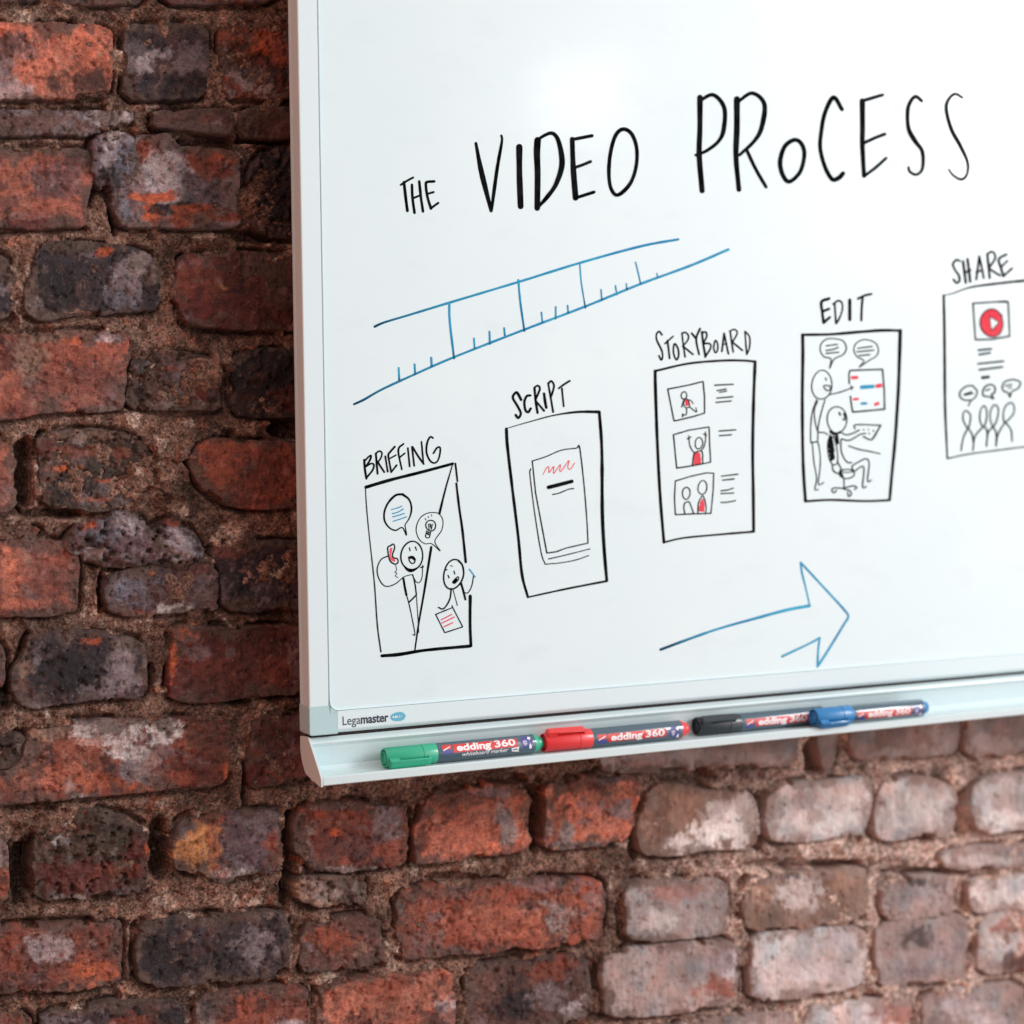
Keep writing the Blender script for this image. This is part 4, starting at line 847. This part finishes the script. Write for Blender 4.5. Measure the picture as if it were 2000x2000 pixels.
# storyboard panel
K = Sketch('storyboard_sketch', 'panel captioned STORYBOARD with three picture frames', 1250, 620, 4.2)
for a in (([(180, 142), (158, 115), (135, 140), (140, 190), (178, 270), (186, 320), (175, 350), (156, 315)], 12), ([(226, 190), (235, 260), (243, 335)], 13), ([(205, 215), (272, 155)], 11), ([(345, 128), (355, 220), (370, 323)], 12), ([(345, 132), (372, 122), (398, 150), (390, 190), (350, 238)], 11), ([(352, 235), (435, 303)], 12),
          ([(425, 130), (462, 175)], 13), ([(492, 92), (462, 180), (485, 303)], 13), ([(508, 118), (520, 220), (538, 320)], 14), ([(510, 125), (540, 120), (548, 155), (520, 212)], 12), ([(520, 215), (572, 215), (580, 250), (535, 325)], 12), ([(690, 130), (672, 278)], 12), ([(690, 130), (708, 215), (725, 298)], 12), ([(680, 222), (712, 215)], 10),
          ([(740, 112), (752, 200), (765, 283)], 12), ([(737, 112), (775, 98), (798, 128), (760, 202)], 11), ([(762, 205), (840, 270)], 12), ([(862, 115), (868, 210), (876, 303)], 11), ([(862, 115), (895, 150), (903, 200), (895, 260), (876, 305)], 11)): K.st(*a)
K.st([(285, 215), (312, 255), (318, 310), (300, 348), (280, 310), (274, 260)], 12, closed=True); K.st([(618, 188), (637, 215), (638, 262), (620, 290), (605, 250)], 11, closed=True)
K.st([(122, 440), (400, 378), (680, 354), (850, 354), (945, 362)], 15); K.st([(945, 362), (932, 700), (925, 1100), (930, 1450), (933, 1755)], 20); K.st([(933, 1757), (600, 1785), (350, 1810), (197, 1845)], 15, w2=12); K.st([(125, 440), (128, 600), (142, 1000), (165, 1450), (197, 1845)], 21, w2=18)
K.st([(228, 588), (400, 555), (518, 525), (530, 650), (530, 785), (430, 815), (280, 850), (228, 588)], 9, sharp=True); K.st([(275, 962), (400, 925), (567, 898), (572, 1040), (580, 1187), (440, 1215), (302, 1236), (275, 962)], 9, sharp=True)
K.st([(290, 1342), (420, 1302), (545, 1275), (605, 1278), (600, 1420), (582, 1607), (420, 1612), (290, 1618), (283, 1480), (290, 1342)], 9, sharp=True)
K.hatch([(368, 678), (390, 676), (402, 720), (372, 728)], 'r', 7, 6); K.el(361, 640, 23, 30, 8); K.st([(370, 672), (392, 674), (408, 718), (398, 738), (370, 738), (358, 708)], 7, closed=True)
K.st([(358, 680), (342, 735)], 7); K.st([(390, 675), (418, 682), (437, 708)], 7); K.st([(382, 742), (382, 790), (362, 802), (350, 790), (350, 815)], 8); K.st([(408, 735), (462, 775), (458, 740)], 7)
K.hatch([(440, 1208), (446, 1125), (470, 1105), (496, 1115), (504, 1204)], 'r', 9, 6.5, .05); K.el(483, 1032, 31, 46, 8, tilt=.15); K.st([(402, 992), (408, 1045), (425, 1085), (450, 1113)], 8); K.st([(537, 940), (538, 1000), (525, 1060), (500, 1093)], 8)
K.st([(388, 997), (418, 980)], 8); K.st([(399, 968), (403, 1000)], 6); K.st([(522, 957), (546, 966)], 8); K.st([(430, 1212), (440, 1130), (455, 1108), (492, 1095), (512, 1110), (515, 1202)], 9)
K.el(380, 1442, 31, 49, 8); K.el(513, 1395, 37, 55, 8, tilt=.1); K.st([(370, 1615), (360, 1560), (370, 1522), (400, 1512), (420, 1550), (442, 1612)], 8); K.hatch([(480, 1590), (490, 1520), (516, 1480), (530, 1530), (528, 1596)], 'r', 8, 6, .05)
K.st([(475, 1612), (478, 1530), (500, 1480), (516, 1462), (535, 1510), (543, 1570), (535, 1614)], 8)
for a in ([(615, 556), (765, 548)], [(633, 600), (707, 587)], [(653, 614), (710, 604)], [(632, 662), (762, 650)], [(625, 697), (748, 685)], [(650, 932), (785, 922)], [(653, 970), (750, 962)], [(668, 1302), (803, 1286)], [(678, 1335), (772, 1325)], [(665, 1422), (720, 1415), (765, 1400)], [(665, 1445), (768, 1440)], [(663, 1518), (720, 1515), (783, 1503)]): K.st(a, 9)
K.build()

# edit panel
K = Sketch('edit_sketch', 'panel captioned EDIT with a standing and a seated figure', 1530, 560, 4.39)
for a in (([(392, 102), (328, 130), (334, 220), (345, 308)], 20), ([(345, 308), (398, 262)], 19), ([(335, 212), (392, 190)], 18), ([(440, 145), (452, 315)], 14), ([(426, 150), (470, 120), (503, 140), (505, 200), (482, 268), (455, 315)], 13), ([(570, 115), (570, 282)], 22), ([(680, 95), (672, 190), (669, 288)], 17), ([(642, 102), (700, 75), (755, 62)], 17)): K.st(*a)
K.st([(160, 412), (400, 408), (650, 388), (850, 374), (1008, 376)], 18, w2=20); K.st([(1003, 376), (996, 620), (986, 900), (960, 1300), (932, 1600), (912, 1828)], 24, w2=20); K.st([(912, 1830), (700, 1838), (400, 1828), (190, 1840)], 16); K.st([(166, 412), (168, 600), (163, 1000), (170, 1500), (190, 1838)], 21)
K.st([(408, 620), (350, 600), (318, 550), (325, 490), (370, 450), (440, 446), (512, 465), (540, 522), (515, 580), (435, 622), (398, 700)], 9, 'g', closed=True)
K.st([(690, 635), (632, 600), (605, 545), (620, 490), (680, 455), (750, 462), (800, 495), (815, 555), (790, 600), (735, 632), (650, 690)], 9, 'g', closed=True)
for a in ([(368, 507), (462, 494)], [(366, 546), (425, 538), (470, 520)], [(368, 572), (472, 562)], [(638, 528), (760, 512)], [(632, 558), (776, 544)], [(648, 592), (742, 582)]): K.st(a, 10, 'g')
K.el(330, 842, 87, 123, 9, 'g'); K.st([(362, 782), (368, 802)], 9, 'g'); K.st([(345, 850), (400, 852), (402, 878), (375, 892)], 9, 'g', closed=True)
for a in ([(285, 970), (248, 1080), (235, 1200), (235, 1335)], [(235, 1335), (295, 1330)], [(295, 1330), (300, 1200), (325, 1080), (358, 970)], [(294, 980), (266, 1060), (275, 1170), (300, 1243), (350, 1250), (378, 1268)], [(400, 925), (500, 900), (600, 862)], [(582, 850), (588, 882)],
          [(248, 1340), (262, 1500), (285, 1640), (270, 1738), (300, 1738)], [(300, 1340), (316, 1450), (314, 1560), (300, 1690), (325, 1692), (345, 1678)]): K.st(a, 9, 'g')
K.st([(565, 830), (562, 750), (572, 718), (850, 708), (865, 880), (868, 1050), (595, 1075), (585, 1020), (575, 940)], 12, 'g', sharp=True)
for a, w_, c_ in (([(592, 780), (630, 778)], 24, 'r'), ([(804, 852), (834, 846)], 26, 'r'), ([(606, 965), (638, 962)], 18, 'r'), ([(790, 1010), (812, 1000)], 20, 'r'), ([(672, 862), (768, 855)], 26, 'b'), ([(672, 1002), (710, 1000)], 18, 'b')): K.st(a, w_, c_)
K.el(460, 1140, 82, 116, 9, 'g'); K.st([(480, 1080), (488, 1100)], 12); K.st([(524, 1088), (535, 1122)], 18, 'g'); K.st([(512, 1128), (518, 1145), (538, 1132)], 8, 'g'); K.st([(405, 1243), (430, 1260), (470, 1255), (490, 1245)], 17)
K.hatch([(388, 1290), (420, 1270), (440, 1400), (440, 1480), (405, 1500), (385, 1400)], 'k', 11, 9, .12); K.st([(400, 1270), (380, 1350), (392, 1470), (430, 1527), (465, 1500), (458, 1380), (430, 1275)], 9, 'g'); K.st([(458, 1282), (466, 1340)], 24)
for a in ([(495, 1250), (540, 1270), (600, 1255), (650, 1230)], [(500, 1305), (560, 1318), (620, 1290), (660, 1265), (705, 1258)], [(615, 1220), (622, 1184), (835, 1188)], [(835, 1188), (762, 1308), (685, 1285)], [(495, 1310), (495, 1400), (520, 1470), (550, 1505), (585, 1508)],
          [(605, 1585), (590, 1540), (650, 1500), (712, 1475), (736, 1520), (722, 1665), (755, 1658)], [(605, 1585), (688, 1545), (680, 1715), (710, 1712)], [(420, 1525), (430, 1580), (480, 1605)], [(470, 1510), (500, 1570)], [(520, 1640), (520, 1725)], [(520, 1730), (440, 1725), (415, 1745), (435, 1768), (455, 1745)], [(520, 1725), (600, 1708), (630, 1722), (610, 1738)], [(520, 1735), (570, 1750), (582, 1780), (560, 1798), (550, 1765)], [(560, 1365), (650, 1395), (740, 1412), (828, 1432)]): K.st(a, 10, 'g')
K.st([(835, 1190), (762, 1308)], 11, 'g')
for a in ((688, 1225), (730, 1225), (772, 1235), (735, 1258)): K.st([a], 12, 'g')
K.el(545, 1605, 66, 38, 9, 'g'); K.el(545, 1580, 60, 12, 7, 'g'); K.st([(485, 1580), (508, 1625)], 14)
K.build()

# share panel
K = Sketch('share_sketch', 'rightmost panel captioned SHARE with a red play button', 1820, 470, 4.29)
for a in (([(235, 172), (208, 160), (178, 195), (192, 240), (228, 295), (230, 340), (205, 354), (182, 325)], 15), ([(262, 175), (285, 353)], 17), ([(300, 155), (322, 343)], 17), ([(272, 270), (325, 247)], 14), ([(398, 132), (372, 325)], 16), ([(398, 132), (418, 220), (434, 313)], 16), ([(372, 265), (425, 247)], 14),
          ([(465, 110), (485, 313)], 17), ([(464, 115), (500, 92), (525, 110), (528, 155), (477, 232)], 16), ([(480, 235), (570, 292)], 15), ([(625, 115), (562, 155), (580, 230), (600, 298)], 17), ([(600, 298), (672, 232)], 16), ([(580, 222), (632, 170)], 15)): K.st(*a)
K.st([(100, 460), (105, 700), (108, 1000), (112, 1400), (130, 1826)], 16, w2=11, wm=20); K.st([(105, 458), (180, 440), (320, 392), (500, 365), (773, 335), (950, 322), (1060, 318)], 7, w2=19, wm=18); K.st([(130, 1826), (300, 1790), (560, 1755), (773, 1728), (1050, 1700)], 10, 'g'); K.st([(1060, 318), (1056, 900), (1052, 1700)], 18)
cc = np.array([502, 690.]); tri = [np.array(q, float) for q in ((480, 630), (570, 682), (498, 760))]
ring = []; 
for k in range(60):
    t = k/60*2*math.pi; dr = np.array([math.cos(t), math.sin(t)]); o_ = cc+np.array([97*dr[0], 113*dr[1]])
    best = None; c0 = sum(tri)/3
    for i in range(3):
        a, b_ = tri[i], tri[(i+1) % 3]; Mx = np.array([[dr[0], a[0]-b_[0]], [dr[1], a[1]-b_[1]]])
        try: s_, u_ = np.linalg.solve(Mx, a-c0)
        except Exception: continue
        if s_ > 0 and -1e-6 <= u_ <= 1+1e-6: best = c0+dr*s_
    ring.append((best, o_))
K.add([r[0] for r in ring]+[r[1] for r in ring], [(i, (i+1) % 60, 60+(i+1) % 60, 60+i) for i in range(60)], 'r')
K.el(502, 690, 98, 115, 9, 'g'); K.st([(480, 630), (570, 682), (498, 760), (480, 630)], 12, 'g', sharp=True); K.st([(490, 580), (540, 590), (585, 630)], 10, w2=16)
K.st([(345, 525), (620, 508), (640, 520), (652, 800), (500, 828), (365, 830), (345, 525)], 12, 'g', sharp=True); K.st([(560, 512), (635, 512)], 16)
for a, w_ in (([(390, 918), (498, 907)], 14), ([(398, 955), (488, 940)], 14), ([(388, 1032), (600, 1010)], 14), ([(398, 1083), (592, 1058)], 14), ([(425, 1148), (475, 1142)], 22)): K.st(a, w_, 'g')
K.st([(345, 1215), (290, 1220), (240, 1262), (237, 1308), (272, 1335), (320, 1336)], 11, 'g'); K.st([(350, 1225), (380, 1262), (365, 1310), (325, 1345), (308, 1383)], 11, 'g'); K.st([(265, 1290), (335, 1265), (275, 1295), (345, 1280)], 9)
K.st([(500, 1206), (530, 1232), (524, 1275), (500, 1290), (518, 1325), (470, 1305), (435, 1303), (427, 1265), (452, 1220)], 12, 'g', closed=True); K.st([(455, 1255), (485, 1245)], 12, 'g')
K.st([(735, 1180), (680, 1164), (612, 1182), (590, 1222), (602, 1260), (640, 1275), (655, 1312), (670, 1265), (720, 1240), (742, 1200)], 11, 'g', closed=True); K.st([(615, 1215), (670, 1205)], 10, 'g'); K.st([(640, 1235), (668, 1230)], 10, 'g')
for a in ([(300, 1570), (262, 1500), (266, 1440), (290, 1426), (322, 1460), (320, 1520)], [(430, 1560), (402, 1500), (410, 1415), (440, 1385), (460, 1430), (455, 1510)], [(512, 1555), (488, 1480), (500, 1405), (530, 1376), (558, 1412), (545, 1500)], [(610, 1520), (600, 1440), (625, 1378), (665, 1358), (690, 1392), (678, 1460)]): K.st(a, 11, 'g', closed=True)
for a in ([(300, 1570), (262, 1660), (245, 1760)], [(305, 1570), (335, 1620), (350, 1690)], [(425, 1565), (362, 1640), (345, 1755)], [(440, 1560), (463, 1600), (460, 1720)], [(510, 1560), (472, 1610), (458, 1720)], [(515, 1560), (540, 1620), (538, 1720)], [(610, 1525), (556, 1620), (538, 1720)], [(620, 1525), (665, 1590), (672, 1680)]): K.st(a, 11, 'g')
K.build()

# ---------------------------------------------------------------- markers
M_BODY = plain('slate_barrel', lin(54, 82, 98), 0.28, 1.0, coat_rough=.08)
M_LRED = plain('label_red', lin(206, 44, 40), 0.35, 0.6, coat_rough=.08)
M_LNAVY = plain('label_violet_blue', lin(62, 66, 142), 0.35, 0.6, coat_rough=.08)
M_LWHITE = plain('label_white', lin(238, 238, 240), 0.35, 0.5, coat_rough=.08)
M_LGREY = plain('label_grey', lin(128, 132, 136), 0.4, 0.3)
RAD = 0.0083
def lathe(bm, prof, n=40, cap0=True, cap1=True):
    rings = []
    for x, r in prof:
        rings.append([bm.verts.new((x, -r*math.cos(2*math.pi*k/n), r*math.sin(2*math.pi*k/n))) for k in range(n)])
    for A, Bv in zip(rings[:-1], rings[1:]):
        for k in range(n): bm.faces.new((A[k], A[(k+1) % n], Bv[(k+1) % n], Bv[k]))
    if cap0: bm.faces.new(rings[0])
    if cap1: bm.faces.new(rings[-1][::-1])
    bmesh.ops.recalc_face_normals(bm, faces=bm.faces)
    return bm
def smooth_by_angle(o, deg=35):
    me = o.data
    for p in me.polygons: p.use_smooth = True
    me.set_sharp_from_angle(angle=math.radians(deg))
def wrap(bm, r, x0, phi, flip=False):
    """flat shape (x along the barrel, y up) wrapped round the barrel at angle phi (radians, 0 faces the viewer, + is upwards)"""
    ys = [v.co.y for v in bm.verts]; y = min(ys)+.0005
    while y < max(ys):
        bmesh.ops.bisect_plane(bm, geom=bm.verts[:]+bm.edges[:]+bm.faces[:], plane_co=(0, y, 0), plane_no=(0, 1, 0)); y += .0006
    for v in bm.verts:
        a = phi+v.co.y/r; v.co = Vector((x0+v.co.x, -r*math.cos(a), r*math.sin(a)))
    for f in bm.faces:
        f.normal_update(); c = f.calc_center_median()
        if f.normal.dot(Vector((0, c.y, c.z))) < 0: f.normal_flip()
    return bm
def rect_bm(x0, x1, y0, y1, r=0.0):
    bm = bmesh.new()
    pts = rrect(x0, y0, x1, y1, r, 4) if r else [(x0, y0), (x1, y0), (x1, y1), (x0, y1)]
    bm.faces.new([bm.verts.new((a, b, 0)) for a, b in pts]); return bm
def poly_bm(pts):
    bm = bmesh.new(); bm.faces.new([bm.verts.new((a, b, 0)) for a, b in pts]); return bm
def disc(cx, cy, r, n=24): return poly_bm([(cx+r*math.cos(2*math.pi*k/n), cy+r*math.sin(2*math.pi*k/n)) for k in range(n)])
def join(bms):
    out = bmesh.new()
    for b in bms:
        me = bpy.data.meshes.new('j'); b.to_mesh(me); b.free(); out.from_mesh(me); bpy.data.meshes.remove(me)
    return out

def make_marker(colname, capcol, label, L, p0, p1, phi_label, phi_clip, phi_sub=None):
    """p0 = centre of the cap end, p1 = a point further along the axis (metres)"""
    m_cap = plain(colname+'_cap_plastic', capcol, 0.35, 0.25, coat_rough=.15)
    m_cap_shade = plain(colname+'_cap_recess_shade', tuple(v*.35 for v in capcol[:3])+(1,), 0.5)  # cap colour darkened, shade of the end recess painted in
    d = (Vector(p1)-Vector(p0)).normalized()
    e = empty('marker', p0, label, 'marker', 'whiteboard markers lying on the pen tray')
    e.rotation_euler = (0, -math.asin(d.z), math.atan2(d.y, d.x)); 
    k = L/.146
    xc, xb, xe = .0460*k, .0470*k, .1375*k
    # barrel
    o = bm_obj('barrel', lathe(bmesh.new(), [(xc-.002, RAD*.96), (xb, RAD*.985), (xb+.002, RAD), (xe-.0005, RAD), (xe, RAD*.985)]), M_BODY, e); smooth_by_angle(o)
    # cap: end face with a recessed ring, long body, fine seam, small step
    prof = [(.0012, RAD*.50), (.0001, RAD*.52), (0, RAD*.60), (.0018, RAD*.64), (.0018, RAD*.80), (0.0, RAD*.84), (.0, RAD*.92), (.0012, RAD*1.0), (.0325*k, RAD*1.02), (.0327*k, RAD*.985), (.0331*k, RAD*.985), (.0333*k, RAD*1.03), (xc-.0006, RAD*1.03), (xc, RAD*1.0), (xc, RAD*.90)]
    cap = bm_obj('cap', lathe(bmesh.new(), prof, 48), m_cap, e); smooth_by_angle(cap, 30)
    bm_obj('cap_recess', lathe(bmesh.new(), [(.0011, RAD*.62), (.0016, RAD*.635), (.0016, RAD*.81), (.0011, RAD*.83)], 40, False, False), m_cap_shade, cap)
    # clip: tapered blade standing off the cap
    bm = bmesh.new(); w0, w1 = .0041, .0037; r0 = RAD*.90; r1 = RAD+.0040; x1 = .0375*k
    def ringv(x, wd, lo, hi): return [bm.verts.new((x, -lo, -wd)), bm.verts.new((x, -hi, -wd*.8)), bm.verts.new((x, -hi, wd*.8)), bm.verts.new((x, -lo, wd))]
    rs = [ringv(.0004, w0, r0, r1-.0010), ringv(.0014, w0, r0, r1), ringv(.0090, w0, r0, r1), ringv(.0096, w0, r1-.0013, r1), ringv(x1-.003, w1, r1-.0016, r1-.0004), ringv(x1-.001, w1, RAD*1.005, r1-.0007), ringv(x1, w1*.9, RAD*1.005, r1-.0013)]
    for A, Bv in zip(rs[:-1], rs[1:]):
        for i in range(4): bm.faces.new((A[i], A[(i+1) % 4], Bv[(i+1) % 4], Bv[i]))
    bm.faces.new(rs[0]); bm.faces.new(rs[-1][::-1]); bmesh.ops.recalc_face_normals(bm, faces=bm.faces)
    bmesh.ops.bevel(bm, geom=[e_ for e_ in bm.edges], offset=.00025, segments=2, affect='EDGES')
    bmesh.ops.rotate(bm, verts=bm.verts, cent=(0, 0, 0), matrix=Matrix.Rotation(-phi_clip, 3, 'X'))
    bmesh.ops.translate(bm, verts=bm.verts, vec=(.0012, 0, 0))
    c_ = bm_obj('clip', bm, m_cap, cap); smooth_by_angle(c_, 40)
    # end plug, stepped
    o = bm_obj('end_plug', lathe(bmesh.new(), [(xe-.001, RAD*.9), (xe, RAD*.99), (xe+.001, RAD*.99), (xe+.0042*k, RAD*.78), (xe+.0048*k, RAD*.76), (xe+.0050*k, RAD*.68), (L-.0006, RAD*.64), (L, RAD*.58)]), m_cap, e); smooth_by_angle(o)
    # printed label
    RL = RAD+.00005; rr = RAD+.00010; r3 = RAD+.00015
    xs0 = .0500*k; sq = .0088*k; xr0 = .0600*k; xr1 = .1200*k; h2 = .0038
    lab = bm_obj('label_band', wrap(rect_bm(0, xr1-xr0, -h2, h2, .0012), RL, xr0, phi_label), M_LRED, e, True)
    bm_obj('label_band', wrap(rect_bm(0, xr0-.0012-xs0, -.0006, h2+.0002), RL, xs0, phi_label), M_LRED, e, True)
    bm_obj('label_square', wrap(rect_bm(0, xr0-.0012-xs0, -h2-.0010, -.0006), RL, xs0, phi_label), M_LNAVY, e, True)
    bm_obj('label_slash', wrap(poly_bm([(.0008, -.0016), (sq-.0014, .0014), (sq-.0012, .0024), (.0006, -.0006)]), rr, xs0, phi_label), M_LWHITE, e, True)
    t = join([fit_text("edding", .0032*k, .0352*k, .0058, .036), fit_text("360", .0385*k, .0580*k, .0058, .027)])
    for v in t.verts: v.co.y -= .0024
    bm_obj('lettering', wrap(t, rr, xr0, phi_label), M_LWHITE, e, True)
    t = fit_text("\u00ae", .0350*k, .0367*k, .0012, 0)
    for v in t.verts: v.co.y += .0018
    bm_obj('lettering', wrap(t, rr, xr0, phi_label), M_LWHITE, e, True)
    # round violet seal with tiny lines, bottle and cube symbols
    bm_obj('label_seal', wrap(disc(0, 0, .0058*min(k, 1)), RL, .1288*k, phi_label-.05), M_LNAVY, e, True)
    lines = [rect_bm(-.0034, -.0002, .0008, .0013), rect_bm(-.0038, .0004, -.0003, .0002), rect_bm(-.0034, .0003, -.0016, -.0011), rect_bm(-.0028, -.0002, -.0027, -.0023),
             poly_bm([(.0010, .0024), (.0034, .0014), (.0046, .0040), (.0022, .0050)]), poly_bm([(.0022, -.0062), (.0046, -.0062), (.0044, -.0034), (.0036, -.0022), (.0032, -.0010), (.0029, -.0022), (.0022, -.0034)])]
    bm_obj('label_symbols', wrap(join(lines), rr, .1288*k, phi_label-.05), M_LWHITE, e, True)
    if phi_sub is not None:
        t = fit_text("whiteboard marker", 0, .0430*k, .0036, .008, shear=.25)
        for v in t.verts: v.co.y -= .0012
        bm_obj('lettering', wrap(t, rr, .0680*k, phi_sub), M_LWHITE, e, True)
        t = fit_text("Tableau blanc  Whiteboard", 0, .0430*k, .0013, .0, shear=.2)
        bm_obj('lettering', wrap(t, rr, .0670*k, phi_sub-.36), M_LGREY, e, True)
        bm_obj('label_badge', wrap(poly_bm([(0, .0018), (.0075, .0026), (.0068, -.0002), (.0078, -.0022), (.0008, -.0014)]), RL, .1140*k, phi_sub-.03), M_LWHITE, e, True)
        bm_obj('label_badge', wrap(poly_bm([(.0014, .0008), (.0058, .0012), (.0056, .0002), (.0014, -.0002)]), rr, .1140*k, phi_sub-.03), M_LNAVY, e, True)
    return e
FLOOR = -.0312
zc = FLOOR+RAD*1.03+.0001
yb = -.0075
make_marker('green', lin(44, 172, 134), 'green capped whiteboard marker at the left end of the tray, label turned down', .146, (.0615, -.0082, zc), (.207, -.0078, zc), math.radians(27), math.radians(-24), math.radians(-16))
make_marker('red', lin(222, 52, 54), 'red capped whiteboard marker between the green and the black one, clip on top', .145, (.2095, -.0085, zc), (.356, -.0075, zc), math.radians(-1), math.radians(62))
make_marker('black', lin(34, 44, 52), 'black capped whiteboard marker partly hidden behind the blue one', .143, (.3675, -.0020, zc), (.50, -.0015, zc), math.radians(-2), math.radians(40))
make_marker('blue', lin(34, 124, 186), 'blue capped whiteboard marker at the right end, leaning over the black one', .131, (.4830, -.0196, zc+.0012), (.620, -.0170, zc+.0002), math.radians(-4), math.radians(-36))
